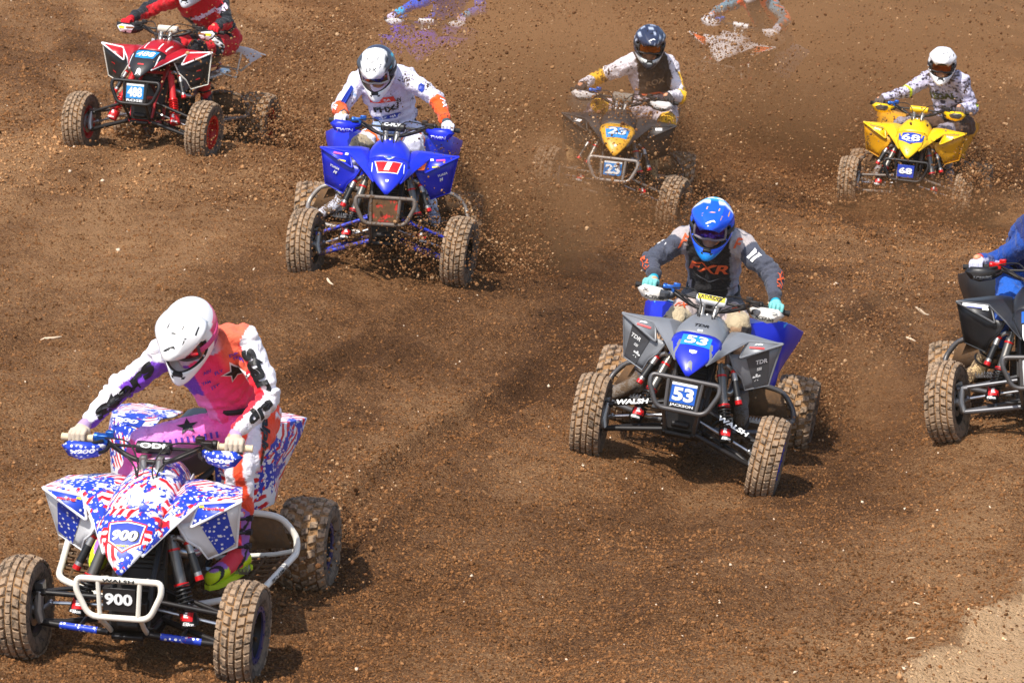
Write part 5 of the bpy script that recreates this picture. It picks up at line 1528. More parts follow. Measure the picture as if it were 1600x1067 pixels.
def boot(parent, kn, an, to, mats, colf):
    kn, an, to = Vector(kn), Vector(an), Vector(to)
    d = (to - an); d.z = 0
    fwd = (to - an).normalized()
    up = (kn - an).normalized()
    side = up.cross(fwd).normalized()
    top = an + up * 0.26
    mb = MB()
    def ring(c, fx, sx, ux):
        n = 14
        return [c + ux[0] * (fx * math.cos(2 * math.pi * j / n)) + ux[1] * (sx * math.sin(2 * math.pi * j / n)) for j in range(n)]
    f2 = (fwd - up * fwd.dot(up)).normalized()
    mb.rings([ring(an + up * h, a, b, (f2, side)) for h, a, b in ((0.0, 0.055, 0.046), (0.05, 0.055, 0.048), (0.12, 0.060, 0.054), (0.20, 0.066, 0.062), (0.265, 0.070, 0.066))])
    mb.ellipsoid(an, (0.062, 0.052, 0.062), 14, 8)
    heel = an - fwd * 0.050
    fu = side.cross(fwd) * -1
    fu = fwd.cross(side)
    if fu.z < 0: fu = -fu
    sole = -0.062
    secs = []
    for t, hh, ww in ((-0.065, 0.055, 0.036), (-0.02, 0.085, 0.043), (0.05, 0.080, 0.044), (0.11, 0.062, 0.048), (0.17, 0.050, 0.047), (0.215, 0.038, 0.036), (0.235, 0.024, 0.020)):
        c = an + fwd * t + fu * (sole + hh / 2 + 0.012)
        secs.append([c + side * (ww * math.cos(2 * math.pi * j / 12)) + fu * ((hh / 2 + 0.012) * math.sin(2 * math.pi * j / 12)) for j in range(12)])
    mb.rings(secs)
    me = remesh(mb, 'boot', 0.008, 3)
    P = coords(me)
    hgt = (P - np.array(an)) @ np.array(fu); ln = (P - np.array(an)) @ np.array(fwd)
    paint(me, colf(P, hgt, ln))
    bo = link(me, 'boot', mats[0], parent)
    mb = MB(); V = []
    out = [(-0.070, 0.030), (-0.075, -0.030), (0.02, -0.040), (0.13, -0.048), (0.20, -0.040), (0.240, -0.015), (0.240, 0.015), (0.20, 0.040), (0.13, 0.048), (0.02, 0.040)]
    lo = [an + fwd * a + side * b + fu * (sole - 0.018) for a, b in out]; hi = [an + fwd * a + side * b + fu * (sole + 0.006) for a, b in out]
    mb.rings([lo, hi]); mb.build('sole', mats[1], bo)
    for h in (0.07, 0.14, 0.21):
        mb = MB(); c = an + up * h
        r = 0.056 + 0.05 * (h - 0.05)
        mb.tube([c + f2 * (r * 1.05 * math.cos(t)) + side * (r * math.sin(t)) for t in np.linspace(-1.7, 1.7, 14)], 0.007, 6)
        mb.box(c + side * r * 1.05, (0.03, 0.03, 0.022)); mb.build('strap', mats[2], bo)
    return bo

def rider(key, st, label):
    J = {k: Vector(v) for k, v in JOINTS[key].items()}
    MW = frame_of(key)
    seed = sum(map(ord, key)) % 97
    L_ = lambda a, b, t: J[a].lerp(J[b], t)
    up = (J['neck'] - J['pel']).normalized()
    lat = (J['shR'] - J['shL']).normalized(); lat = (lat - up * lat.dot(up)).normalized()
    hlat = (J['hipR'] - J['hipL']).normalized()
    frn = lat.cross(up).normalized()
    if frn.x < 0: frn = -frn
    n = 18
    def ering(c, ra, rb, l, f, sq=0.8):
        out = []
        for j in range(n):
            t = 2 * math.pi * j / n
            cx, sx = math.cos(t), math.sin(t)
            out.append(c + l * (ra * math.copysign(abs(cx) ** sq, cx)) + f * (rb * math.copysign(abs(sx) ** sq, sx)))
        return out
    def torso(k, w0=0.0):
        mb = MB()
        secs = []
        for t, ra, rb in ((0.02 + w0, 0.148, 0.108), (0.22, 0.150, 0.112), (0.45, 0.165, 0.122), (0.65, 0.182, 0.130), (0.82, 0.186, 0.122), (0.93, 0.150, 0.098), (1.02, 0.085, 0.076)):
            c = J['pel'].lerp(J['neck'], t) + up * 0.02 - frn * 0.030 * math.sin(math.pi * min(1, t))
            l = hlat.lerp(lat, min(1, t * 1.4)).normalized(); l = (l - up * l.dot(up)).normalized()
            secs.append(ering(c, ra * k, rb * k, l, frn))
        mb.rings(secs)
        return mb
    # body under the clothes: one skin from head to feet
    mb = torso(0.82)
    mb.capsule(J['neck'] - up * 0.04, J['head'] - Vector((0.01, 0, 0.06)), 0.058, 0.055)
    mb.ellipsoid(J['head'], (0.098, 0.076, 0.112), 16, 12)
    hr = st['head']
    HM = Matrix.Translation(J['head']) @ Matrix.Rotation(RAD(hr[0]), 4, 'Z') @ Matrix.Rotation(RAD(hr[1]), 4, 'Y') @ Matrix.Rotation(RAD(hr[2]), 4, 'X')
    mb.capsule(HM @ Vector((0.075, 0, 0.02)), HM @ Vector((0.105, 0, -0.03)), 0.012, 0.016)          # nose
    mb.ellipsoid(HM @ Vector((0.06, 0, -0.075)), (0.045, 0.045, 0.04), 12, 8)                           # jaw
    for sgn in (-1, 1):
        mb.ellipsoid(HM @ Vector((-0.005, sgn * 0.078, 0)), (0.022, 0.010, 0.03), 10, 6)                # ears
    for s in 'LR':
        mb.capsule(J['sh' + s], J['el' + s], 0.048, 0.038); mb.capsule(J['el' + s], J['wr' + s], 0.038, 0.028)
        mb.capsule(J['hip' + s], J['kn' + s], 0.075, 0.055); mb.capsule(J['kn' + s], J['an' + s], 0.055, 0.038)
        mb.capsule(J['an' + s], L_('an' + s, 'to' + s, 0.55), 0.034, 0.024)
        mb.capsule(J['wr' + s], L_('el' + s, 'wr' + s, 1.12), 0.026, 0.024)
    body = remesh(mb, 'person', 0.014, 3)
    root = link(body, 'person', SKIN)
    root.matrix_world = MW
    tag(root, label, 'person', 'riders on the quad bikes')
    # jersey
    mb = torso(1.0)
    for s in 'LR':
        mb.ellipsoid(J['sh' + s], (0.080, 0.080, 0.080), 14, 10)
        mb.capsule(J['sh' + s].lerp(J['neck'], 0.35), J['sh' + s], 0.085, 0.076)
        mb.capsule(J['sh' + s], J['el' + s], 0.074, 0.058)
        mb.capsule(J['el' + s], L_('el' + s, 'wr' + s, 0.86), 0.058, 0.041)
    me = remesh(mb, 'jersey', 0.0082 if key in ('900', '53') else 0.0105, 5)
    wrinkle(me, 0.016, seed, 12)
    P = coords(me); N = normals(me)
    bones = [(J['pel'], J['neck']), (L_('shL', 'elL', 0.1), J['elL']), (J['elL'], J['wrL']), (L_('shR', 'elR', 0.1), J['elR']), (J['elR'], J['wrR'])]
    for s in 'LR':
        bones.append((J['neck'], L_('neck', 'sh' + s, 0.8)))
    bi, bt = bone_coords(P, bones)
    # sleeves bunch round the elbow, the shirt creases across the belly
    el = np.where((bi == 1) | (bi == 3), np.exp(-((bt - 1.0) / 0.35) ** 2), np.where((bi == 2) | (bi == 4), np.exp(-((bt - 0.05) / 0.4) ** 2), 0.0))
    ph = np.where((bi == 1) | (bi == 3), bt * 5.5, bt * 5.5 + 5.5)
    fold = el * 0.0065 * np.sin(2 * math.pi * ph + 2.6 * vnoise(P * 11, seed + 3))
    hb_ = ((P - np.array(J['pel'])) @ np.array(up)) / 0.52
    fold += np.where(bi == 0, 0.006 * np.exp(-((hb_ - 0.25) / 0.25) ** 2) * np.sin(hb_ * 46 + 3.0 * vnoise(P * 7, seed + 4)), 0)
    P = P + N * fold[:, None]
    me.vertices.foreach_set('co', P.astype(np.float32).ravel()); me.update(); N = normals(me)
    pel, nk = np.array(J['pel']), np.array(J['neck'])
    hh = ((P - pel) @ np.array(up)) / np.linalg.norm(nk - pel)
    lu = ((P - pel - np.outer(hh, nk - pel)) @ np.array(lat)) / 0.185
    ff = N @ np.array(frn)
    chest = (np.abs(lu) < 0.86) & (np.abs((P - pel - np.outer(hh, nk - pel)) @ np.array(frn)) < 0.16)
    RD = around(P, bones, bi, bt)
    bi = np.where(bi > 4, 0, bi)
    bi = np.where(chest & (hh > 0) & (hh < 1.1), 0, bi)
    ctx = dict(P=P, N=N, b=bi, t=bt, h=hh, u=lu, f=ff, nz=np.where(bi > 0, RD[:, 2], N[:, 2]), ny=np.where(bi > 0, RD[:, 1], N[:, 1]))
    paint(me, st['jersey'](ctx))
    jer = link(me, 'jersey', st['cloth'], root)
    # collar
    jb = bvh_of(jer)
    st['prints'](jer, jb, J, up, lat, frn)
    mb = MB(); cN = J['neck'] + up * 0.012
    mb.tube([cN + lat * (0.078 * math.cos(a)) + frn * (0.070 * math.sin(a) - 0.01) for a in np.linspace(0, 2 * math.pi, 20, endpoint=False)], 0.016, 8, closed=True)
    mb.build('collar', st.get('collar', GOG_STRAP), jer)
    # pants
    mb = MB()
    secs = []
    hf = hlat.cross(up).normalized()
    if hf.x < 0: hf = -hf
    for dz, ra, rb in ((0.095, 0.146, 0.106), (0.05, 0.158, 0.118), (0.0, 0.170, 0.128), (-0.05, 0.168, 0.125), (-0.09, 0.120, 0.095)):
        c = J['pel'] + up * dz * (1 if dz > 0 else 0.6) + Vector((0, 0, dz * 0.4 if dz < 0 else 0)) - hf * 0.02
        secs.append(ering(c, ra, rb, hlat, hf))
    mb.rings(secs)
    for s in 'LR':
        mb.capsule(J['hip' + s], J['kn' + s], 0.100, 0.078)
        mb.ellipsoid(J['kn' + s] + Vector((0.012, 0, 0.004)), (0.080, 0.074, 0.080), 14, 9)
        mb.capsule(J['kn' + s], L_('kn' + s, 'an' + s, 0.42), 0.076, 0.072)
    me = remesh(mb, 'pants', 0.0115, 5)
    wrinkle(me, 0.016, seed + 7, 13)
    P = coords(me); N = normals(me)
    bones = [(J['pel'], J['pel'] + up * 0.05), (J['hipL'], J['knL']), (J['knL'], J['anL']), (J['hipR'], J['knR']), (J['knR'], J['anR'])]
    bi, bt = bone_coords(P, bones)
    paint(me, st['pants'](dict(P=P, N=N, b=bi, t=bt, nz=N[:, 2], ny=N[:, 1], nx=N[:, 0])))
    pants = link(me, 'pants', st['cloth'], root)
    pb = bvh_of(pants)
    if st.get('pant_prints'):
        st['pant_prints'](pants, pb, J)
    mb = MB(); cB = J['pel'] + up * 0.088 - hf * 0.02
    mb.tube(ering(cB, 0.152, 0.113, hlat, hf), 0.014, 6, closed=True); mb.build('belt', st.get('belt', BLACK_INK), pants)
    # gloves, boots, helmet
    steer = RAD(POSE[key]['steer'])
    for s, sg in (('L', -1), ('R', 1)):
        glove(root, J['wr' + s] + (J['el' + s] - J['wr' + s]).normalized() * 0.005, sg, steer, st['gmat'], st['gcol'])
        boot(root, J['kn' + s], J['an' + s], J['to' + s], st['boots'], st['bcol'])
    helmet(root, HM, st['helmet'])
    return root

def sel(cond_list, default, n):
    out = np.tile(default, (n, 1)).astype(float)
    for c, col in cond_list:
        if np.ndim(col) == 1:
            out[c] = col
        else:
            out[c] = col[c]
    return out
def lerp3(t, a, b):
    t = np.clip(t, 0, 1)[:, None]
    return a * (1 - t) + b * t
def solid(r, g, b):
    c = C3(r, g, b)
    return lambda P, *a: np.tile(c, (len(P), 1))
def two(c1, c2, thr):
    a, b = C3(*c1), C3(*c2)
    return lambda P, t: np.where((t > thr)[:, None], b, a)
CLOTH = vcol_mat('jersey_cloth', 0.75, 0.10, True)
CLOTH_M = vcol_mat('jersey_cloth_muddy', 0.75, 0.52, True, 75.0)
CLOTH_MM = vcol_mat('jersey_cloth_spattered', 0.75, 0.60, True, 60.0)
SHELL = vcol_mat('helmet_shell', 0.18, 0.05, False, spec=0.5)
SHELL_M = vcol_mat('helmet_shell_dusty', 0.3, 0.25, False, spec=0.5)
SHELL_MM = vcol_mat('helmet_shell_spattered', 0.35, 0.36, False, 80.0, spec=0.5)
GLOVE = vcol_mat('glove_fabric', 0.8, 0.15, False)
GLOVE_M = vcol_mat('glove_fabric_muddy', 0.8, 0.4, False)
BOOT = vcol_mat('boot_leather', 0.5, 0.22, False, mudcol=MUD)
BOOT_M = vcol_mat('boot_leather_muddy', 0.7, 0.75, False, mudcol=(0.20, 0.135, 0.085, 1))
def lens(name, c, metal=0.9, rough=0.12):
    return mat(name, c, rough, metal)

def along(ob, bvh, s, ink, a, b, off, up, h, w, bold=0.05, shear=0.0):
    c = (a + b) / 2 + off
    return letters(ob, s, ink, c, (b - a), up, h, w, bvh, bold, shear, 0.0075)
def limb_text(ob, bvh, s, ink, a, b, right, h, w, bold=0.06, shear=0.0, out=Vector((1, 0, 0.35))):
    """lettering running along a limb, on the side that faces out"""
    d = (right).normalized(); o_ = (out - d * out.dot(d)).normalized()
    upv = o_.cross(d)
    return letters(ob, s, ink, (a + b) / 2 + o_ * 0.03, d, upv, h, w, bvh, bold, shear, 0.0075)

VIOLET_INK = mat('violet_ink', rgb(90, 50, 170), 0.6)
# ---- rider of 900
def j900(c):
    n = len(c['h']); u, h = c['u'], c['h']
    red, pink, org = C3(255, 40, 62), C3(255, 74, 150), C3(255, 112, 80)
    pur, wht = C3(122, 62, 196), C3(238, 234, 240)
    t = lerp3(0.55 - 0.75 * u - 0.25 * (h - 0.5), red, pink)
    t = np.where((u < -0.52)[:, None], np.where((h > 0.62)[:, None], pur, C3(255, 130, 200)), t)
    t = np.where((h > 0.97)[:, None], C3(206, 206, 232), t)
    t = np.where((c['f'] < -0.35)[:, None], lerp3(h, red, wht), t)
    k_ = (smooth01(u, 0.15, 0.55) * smooth01(h, 0.50, 0.75))[:, None]
    t = t * (1 - k_) + org * k_
    b = c['b']
    aL = np.where((c['nz'] > 0.12)[:, None], wht, pur)
    inner = (c['ny'] < -0.15)
    aR = np.where(inner[:, None], red, wht)
    return sel([((b == 1) | (b == 2), aL), ((b == 3) | (b == 4), aR)], t, n) if False else np.where(((b == 1) | (b == 2))[:, None], aL, np.where(((b == 3) | (b == 4))[:, None], aR, t))
def p900(jer, jb, J, up, lat, frn):
    limb_text(jer, jb, 'stars', BLACK_INK, J['shL'], J['wrL'], J['shL'] - J['wrL'], 0.075, 0.36, 0.045, 0.1)
    limb_text(jer, jb, 'star', BLACK_INK, J['shR'].lerp(J['elR'], 0.1), J['elR'], J['elR'] - J['shR'], 0.080, 0.23, 0.045, 0.1, Vector((1, 0.35, 0.2)))
    limb_text(jer, jb, 'alp', BLACK_INK, J['elR'].lerp(J['wrR'], 0.05), J['wrR'].lerp(J['elR'], 0.2), J['wrR'] - J['elR'], 0.075, 0.15, 0.045, 0.1, Vector((1, 0.5, 0.3)))
    c = J['pel'].lerp(J['neck'], 0.70) + lat * 0.085 + frn * 0.12
    decal(jer, 'star', STAR, WHITE_INK, c, lat, up, 0.150, 0.150, jb, 0.0065)
    decal(jer, 'star', STAR, BLACK_INK, c, lat, up, 0.115, 0.115, jb, 0.0085)
    for dx, dh, s_ in ((-0.03, 0.84, 'ASV'), (0.02, 0.80, 'FLY'), (-0.06, 0.74, 'YAM'), (0.12, 0.90, 'DP'), (0.13, 0.84, 'FRM'), (-0.03, 0.66, 'ITP')):
        letters(jer, s_, VIOLET_INK, J['pel'].lerp(J['neck'], dh) + lat * dx + frn * 0.12, lat, up, 0.018, 0.045, jb, 0.03, 0.1, 0.0075)
def pa900(c):
    t, b = c['t'], c['b']
    lil, pink, org, wht = C3(232, 160, 236), C3(255, 84, 170), C3(255, 80, 44), C3(244, 240, 246)
    left = lerp3(1.05 - t, lil, pink)
    s = np.sin((c['P'][:, 1] * 62 + c['P'][:, 2] * 14))
    right = np.where((s > 0.15)[:, None], org, wht)
    pel = lerp3((c['P'][:, 1] - 0.15) / 0.3, pink, org)
    return np.where(((b == 1) | (b == 2))[:, None], left, np.where(((b == 3) | (b == 4))[:, None], right, pel))
def pp900(pt, pb, J):
    a, b = J['knL'], J['hipL']
    c = a.lerp(b, 0.50) + Vector((0.05, 0, 0.06))
    decal(pt, 'star', STAR, BLACK_INK, c, b - a, Vector((-0.5, 0, 1)), 0.11, 0.085, pb, 0.0065)
    n_ = 13
    for i in range(n_):
        q = a.lerp(b, 0.06 + 0.85 * i / n_) + Vector((0.07, 0, 0.0))
        decal(pt, 'stretch_rib', RECT, VIOLET_INK, q, b - a, Vector((-0.3, 0, 1)), 0.011, 0.030, pb, 0.0065)
    limb_text(pt, pb, 'alpine', BLACK_INK, J['hipR'], J['knR'], J['knR'] - J['hipR'] + Vector((0, 0, -0.25)), 0.06, 0.27, 0.05, 0.1, Vector((0.6, 0.9, 0.2)))
def b900(P, h, l):
    fl, pu, rd = C3(224, 240, 30), C3(170, 112, 196), C3(236, 60, 76)
    c = np.where((h < 0.0)[:, None], fl, pu)
    c = np.where(((l > 0.02) & (l < 0.12) & (h > -0.035))[:, None], rd, c)
    return np.where((np.sin(P[:, 0] * 55 + P[:, 2] * 40) > 0.86)[:, None], C3(40, 40, 46), c)
def h900(P, az, el):
    c = np.tile(C3(240, 240, 240), (len(P), 1))
    side = (np.abs(az) > 1.45) & (el < 0.55)
    c[side] = C3(236, 72, 120)
    c[side & (el < 0.1)] = C3(70, 52, 150)
    return c
# ---- rider of 53
def j53(c):
    n = len(c['h']); u, h, b = c['u'], c['h'], c['b']
    blk, slate, lg, wh = C3(26, 26, 30), C3(70, 74, 88), C3(150, 148, 160), C3(176, 166, 164)
    t = np.tile(lg, (n, 1))
    t[(np.abs(u) < 0.74 - 0.14 * (h < 0.35))] = blk
    t[(h > 0.88) & (np.abs(u) > 0.70)] = wh
    t[c['f'] < -0.2] = slate
    edge = np.abs(np.abs(u) - 0.72) < 0.04
    t[edge & (h < 0.8)] = C3(120, 122, 132)
    arm = (b > 0)
    t[arm] = slate
    t[((b == 1) | (b == 3)) & (c['t'] < 0.14)] = wh
    cuff = ((b == 2) | (b == 4)) & (c['t'] > 0.78)
    t[cuff] = C3(56, 58, 68)
    return t
OR = mat('burnt_orange_ink', rgb(214, 92, 46), 0.6)
def p53(jer, jb, J, up, lat, frn):
    c = J['pel'].lerp(J['neck'], 0.62) + frn * 0.13
    letters(jer, 'FXR', OR, c, lat, up, 0.075, 0.245, jb, 0.03, 0.25, 0.0075)
    decal(jer, 'chest_mark', poly_geo([(-.5, .5), (0, -.2), (.5, .5), (0, -.5)], 5), GREY_PL, c - up * 0.085, lat, up, 0.17, 0.04, jb, 0.0075)
    for s in 'LR':
        e = J['el' + s]; sh = J['sh' + s]; wr = J['wr' + s]
        sg = 1 if s == 'R' else -1
        limb_text(jer, jb, 'FXR', OR, e, wr.lerp(e, 0.25), (wr - e) if s == 'R' else (e - wr), 0.045, 0.15, 0.02, 0.2, Vector((0.8, sg * 0.8, 0.3)))
        d = (e - sh).normalized()
        for k in (0.38, 0.50):
            decal(jer, 'arm_band', RECT, WHITE_INK, sh.lerp(e, k) + Vector((0.06, 0, 0.03)), d, Vector((0, 0, 1)) if abs(d.z) < .8 else Vector((0, 1, 0)), 0.022, 0.085, jb, 0.0075)
        letters(jer, 'F', OR, sh + Vector((0.06, 0, 0.03)) + lat * 0.02 * -sg, lat, up, 0.055, 0.05, jb, 0.03, 0.3, 0.0075)
def pa53(c):
    n = len(c['t']); t, b = c['t'], c['b']
    o = np.tile(C3(70, 68, 72), (n, 1))
    th = (b == 1) | (b == 3)
    o[th & (t > 0.45) & (c['nz'] > -0.1)] = C3(196, 178, 172)
    o[th & (t > 0.82)] = C3(190, 172, 140)
    o[((b == 2) | (b == 4))] = C3(186, 150, 118)
    o[((b == 2) | (b == 4)) & (np.abs(c['ny']) > 0.55)] = C3(58, 56, 60)
    return o
def pp53(pt, pb, J):
    for s in 'LR':
        a, b = J['hip' + s], J['kn' + s]
        letters(pt, 'FX', OR, a.lerp(b, 0.72) + Vector((0.03, 0, 0.06)), (0.1, 1, 0), (-0.6, 0, 1), 0.05, 0.085, pb, 0.03, 0.3, 0.0075)
def b53(P, h, l):
    return np.where((h > 0.06)[:, None], C3(70, 74, 86), C3(120, 110, 100))
def h53(P, az, el):
    c = np.tile(C3(24, 88, 232), (len(P), 1))
    top = P[:, 2] + 0.35 * -P[:, 0]
    c[top > 0.160] = C3(246, 248, 250)
    c[top > 0.170] = C3(48, 190, 240)
    side = (np.abs(az) > 1.3) & (el < 0.3)
    c[side] = C3(40, 150, 236)
    c[(P[:, 2] < -0.088)] = C3(20, 130, 210)
    return c
def k53(P):
    return np.where((P[:, 0] < 0.022)[:, None], C3(48, 190, 240), np.where((P[:, 0] < 0.036)[:, None], C3(246, 248, 250), C3(24, 88, 236)))
# ---- rider of 1
def j1(c):
    n = len(c['h']); u, h, b = c['u'], c['h'], c['b']
    t = np.tile(C3(222, 220, 238), (n, 1))
    t[(b == 1) & (c['t'] < 0.5) & (c['ny'] > 0.2)] = C3(170, 196, 240)
    org = C3(252, 92, 26)
    t[((b == 2) | (b == 4)) & (c['t'] > 0.05)] = org
    t[((b == 2) | (b == 4)) & (np.abs(c['ny']) < 0.30) & (c['nz'] < 0)] = C3(226, 226, 240)
    return t
def p1(jer, jb, J, up, lat, frn):
    c = J['pel'].lerp(J['neck'], 0.66) + frn * 0.13
    decal(jer, 'patch', RECT, mat('vermilion_ink', rgb(232, 62, 40), 0.6, mud=0.15), c, lat, up, 0.190, 0.050, jb, 0.0065)
    letters(jer, 'YUASA', WHITE_INK, c, lat, up, 0.026, 0.13, jb, 0.03, 0.2, 0.0090)
    letters(jer, 'PHX', BLACK_INK, c - up * 0.085, lat, up, 0.045, 0.165, jb, 0.05, 0, 0.0075)
    decal(jer, 'patch', RECT, NAVY_INK, c - up * 0.155, lat, up, 0.185, 0.034, jb, 0.0065)
    letters(jer, 'YAMAHA', WHITE_INK, c - up * 0.155, lat, up, 0.020, 0.12, jb, 0.03, 0, 0.0090)
    for s in 'LR':
        e, w = J['el' + s], J['wr' + s]; sg = 1 if s == 'R' else -1
        limb_text(jer, jb, 'PHX', WHITE_INK, e, w.lerp(e, 0.2), (w - e) if s == 'R' else (e - w), 0.035, 0.11, 0.05, 0.1, Vector((0.9, sg * 0.5, 0.4)))
        ov = poly_geo([(0.5 * math.cos(2 * math.pi * i / 12), 0.5 * math.sin(2 * math.pi * i / 12)) for i in range(12)], 3)
        decal(jer, 'emblem', ov, NAVY_INK, J['sh' + s].lerp(e, 0.5) + Vector((0.06, 0, 0.02)), lat, up, 0.048, 0.048, jb, 0.0075)
def pa1(c):
    n = len(c['t']); t, b = c['t'], c['b']
    o = np.tile(C3(224, 224, 240), (n, 1))
    th = (b == 1) | (b == 3)
    o[th & (t > 0.62) & (t < 0.74)] = C3(250, 110, 30)
    o[(b == 1) & (t > 0.85)] = C3(176, 160, 130)
    o[((b == 2) | (b == 4)) & (t > 0.30)] = C3(226, 104, 44)
    o[(b == 1) & (t < 0.5)] = C3(170, 196, 236)
    return o
def h1(P, az, el):
    c = np.tile(C3(232, 232, 230), (len(P), 1))
    s = np.abs(P[:, 1])
    c[(s > 0.068) & (P[:, 2] > -0.03)] = C3(58, 64, 76)
    c[(s > 0.098) & (s < 0.109) & (P[:, 2] > -0.01)] = C3(40, 170, 200)
    c[(s > 0.120)] = C3(206, 208, 214)
    c[(P[:, 0] < -0.02) & (P[:, 2] > 0.115)] = C3(58, 64, 84)
    return c
def k1(P):
    c = np.tile(C3(236, 236, 236), (len(P), 1))
    c[np.abs(P[:, 1]) > 0.080] = C3(62, 66, 76)
    return c
# ---- rider of 488
def j488(c):
    n = len(c['h']); u, h, b = c['u'], c['h'], c['b']
    red, blk = C3(206, 18, 34), C3(22, 26, 34)
    t = np.tile(red, (n, 1))
    t[(h < 0.34)] = blk
    t[(np.abs(u) > 0.72) & (h < 0.7)] = blk
    up_ = (c['nz'] > 0.25) & (b > 0)
    t[up_] = blk
    t[((b == 3)) & (c['ny'] > 0.1)] = blk
    t[((b == 2) | (b == 4)) & (c['t'] > 0.70)] = blk
    return t
def p488(jer, jb, J, up, lat, frn):
    c = J['pel'].lerp(J['neck'], 0.64) + frn * 0.13
    letters(jer, 'alpinestars', mat('lilac_ink', rgb(224, 206, 224), 0.6), c, lat, up, 0.060, 0.30, jb, 0.06, 0.1, 0.0075)
def pa488(c):
    n = len(c['t']); t, b = c['t'], c['b']
    red, blk = C3(202, 18, 34), C3(24, 26, 32)
    o = np.tile(red, (n, 1))
    th = (b == 1) | (b == 3)
    o[th & (np.abs(t - 0.5) < 0.12)] = blk
    o[(b == 0) & (c['nz'] > 0.35)] = blk
    o[th & (t > 0.86)] = blk
    return o
def pp488(pt, pb, J):
    limb_text(pt, pb, 'alp', WHITE_INK, J['hipR'], J['hipR'].lerp(J['knR'], 0.6), Vector((0.2, 1, -0.35)), 0.085, 0.17, 0.06, 0.15, Vector((1, 0.3, 0.2)))
# ---- rider of 23
def j23(c):
    n = len(c['h']); u, h, b = c['u'], c['h'], c['b']
    t = np.tile(C3(58, 46, 38), (n, 1))
    t[(h < 0.36)] = C3(192, 176, 180)
    t[(np.abs(u) > 0.74)] = C3(224, 216, 222)
    wh, yl = C3(226, 220, 226), C3(240, 184, 34)
    t[b > 0] = wh
    t[((b == 1)) & (c['t'] > 0.62)] = yl
    t[((b == 2)) & (c['t'] < 0.45)] = yl
    t[(b == 3) & (c['ny'] > 0.55) & (c['t'] > 0.25)] = yl
    t[(b == 4) & (c['t'] < 0.3)] = yl
    return t
def p23(jer, jb, J, up, lat, frn):
    c = J['pel'].lerp(J['neck'], 0.60) + frn * 0.13
    decal(jer, 'stripe', RECT, OR, J['pel'].lerp(J['neck'], 0.40) + frn * 0.13, lat, up, 0.24, 0.016, jb, 0.0075)
    letters(jer, 'ROX', mat('dust_ink', rgb(150, 120, 90), 0.7, mud=0.3), c, lat, up, 0.05, 0.17, jb, 0.04, 0, 0.0075)
def pa23(c):
    n = len(c['t']); t, b = c['t'], c['b']
    o = np.tile(C3(206, 192, 196), (n, 1))
    th = (b == 1) | (b == 3)
    o[th & (t > 0.86)] = C3(240, 180, 34)
    o[((b == 2) | (b == 4))] = C3(200, 184, 190)
    return o
def h23(P, az, el):
    c = np.tile(C3(46, 54, 78), (len(P), 1))
    nz_ = vnoise(P * 34, 3) + 0.4 * vnoise(P * 80, 4)
    c[(nz_ > 0.36) & (P[:, 2] > 0.0)] = C3(196, 204, 220)
    c[(P[:, 2] < -0.055)] = C3(206, 210, 206)
    c[(P[:, 2] < -0.085)] = C3(40, 44, 52)
    return c
def k23(P):
    c = np.tile(C3(44, 52, 76), (len(P), 1))
    c[(vnoise(P * 40, 9) > 0.42)] = C3(180, 190, 210)
    return c
# ---- rider of 68
def j68(c):
    n = len(c['h']); b = c['b']
    t = np.tile(C3(206, 202, 226), (n, 1))
    ink = vnoise(c['P'] * np.array([30, 30, 60]), 5) + 0.5 * vnoise(c['P'] * 90, 6)
    t[ink > 0.42] = C3(62, 58, 76)
    neon = C3(214, 232, 40)
    t[((b == 1) | (b == 3)) & (c['t'] > 0.84) & (c['t'] < 0.97)] = neon
    return t
def p68(jer, jb, J, up, lat, frn):
    c = J['pel'].lerp(J['neck'], 0.66) + frn * 0.13
    letters(jer, 'LEGAL', mat('olive_ink', rgb(80, 84, 40), 0.7), c, lat, up, 0.065, 0.28, jb, 0.05, 0, 0.0075)
def pa68(c):
    n = len(c['t']); o = np.tile(C3(92, 66, 50), (n, 1))
    o[(c['b'] > 0) & (c['t'] > 0.7)] = C3(150, 140, 150)
    return o
def h68(P, az, el):
    c = np.tile(C3(236, 234, 234), (len(P), 1))
    c[(vnoise(P * 60, 8) > 0.55) & (P[:, 2] > 0)] = C3(50, 44, 44)
    c[(np.abs(az) > 1.4) & (el < 0.2)] = C3(160, 150, 160)
    return c
# ---- the others
def j24(c):
    n = len(c['h']); u, h, b = c['u'], c['h'], c['b']
    t = np.tile(C3(28, 44, 104), (n, 1))
    t[np.abs(u) < 0.45] = C3(150, 190, 170)
    blue = C3(16, 66, 150)
    t[b > 0] = blue
    t[((b == 1) | (b == 3)) & (c['nz'] < -0.25)] = C3(22, 60, 130)
    t[((b == 2) | (b == 4)) & (c['nz'] < 0.15)] = C3(206, 206, 236)
    return t
def p24(jer, jb, J, up, lat, frn):
    letters(jer, 'do', WHITE_INK, J['pel'].lerp(J['neck'], 0.72) + frn * 0.13 - lat * 0.10, lat, up, 0.05, 0.07, jb, 0.05, 0.1, 0.0075)
def pa24(c):
    return np.tile(C3(24, 92, 190), (len(c['t']), 1))
def jgr(c):
    n = len(c['h']); u, b = c['u'], c['b']
    t = np.tile(C3(96, 74, 60), (n, 1))
    t[(np.abs(u) > 0.55)] = C3(226, 84, 40)
    arm = b > 0
    t[arm] = C3(92, 132, 150)
    t[arm & (vnoise(c['P'] * 20, 3) > 0.25)] = C3(214, 100, 62)
    return t
def jgl(c):
    n = len(c['h']); b = c['b']
    t = np.tile(C3(34, 84, 200), (n, 1))
    t[((b == 2) | (b == 4)) & (c['t'] > 0.6)] = C3(40, 170, 220)
    return t
flat = lambda *c: (lambda ctx: np.tile(C3(*c), (len(ctx['t']), 1)))
noprint = lambda *a: None
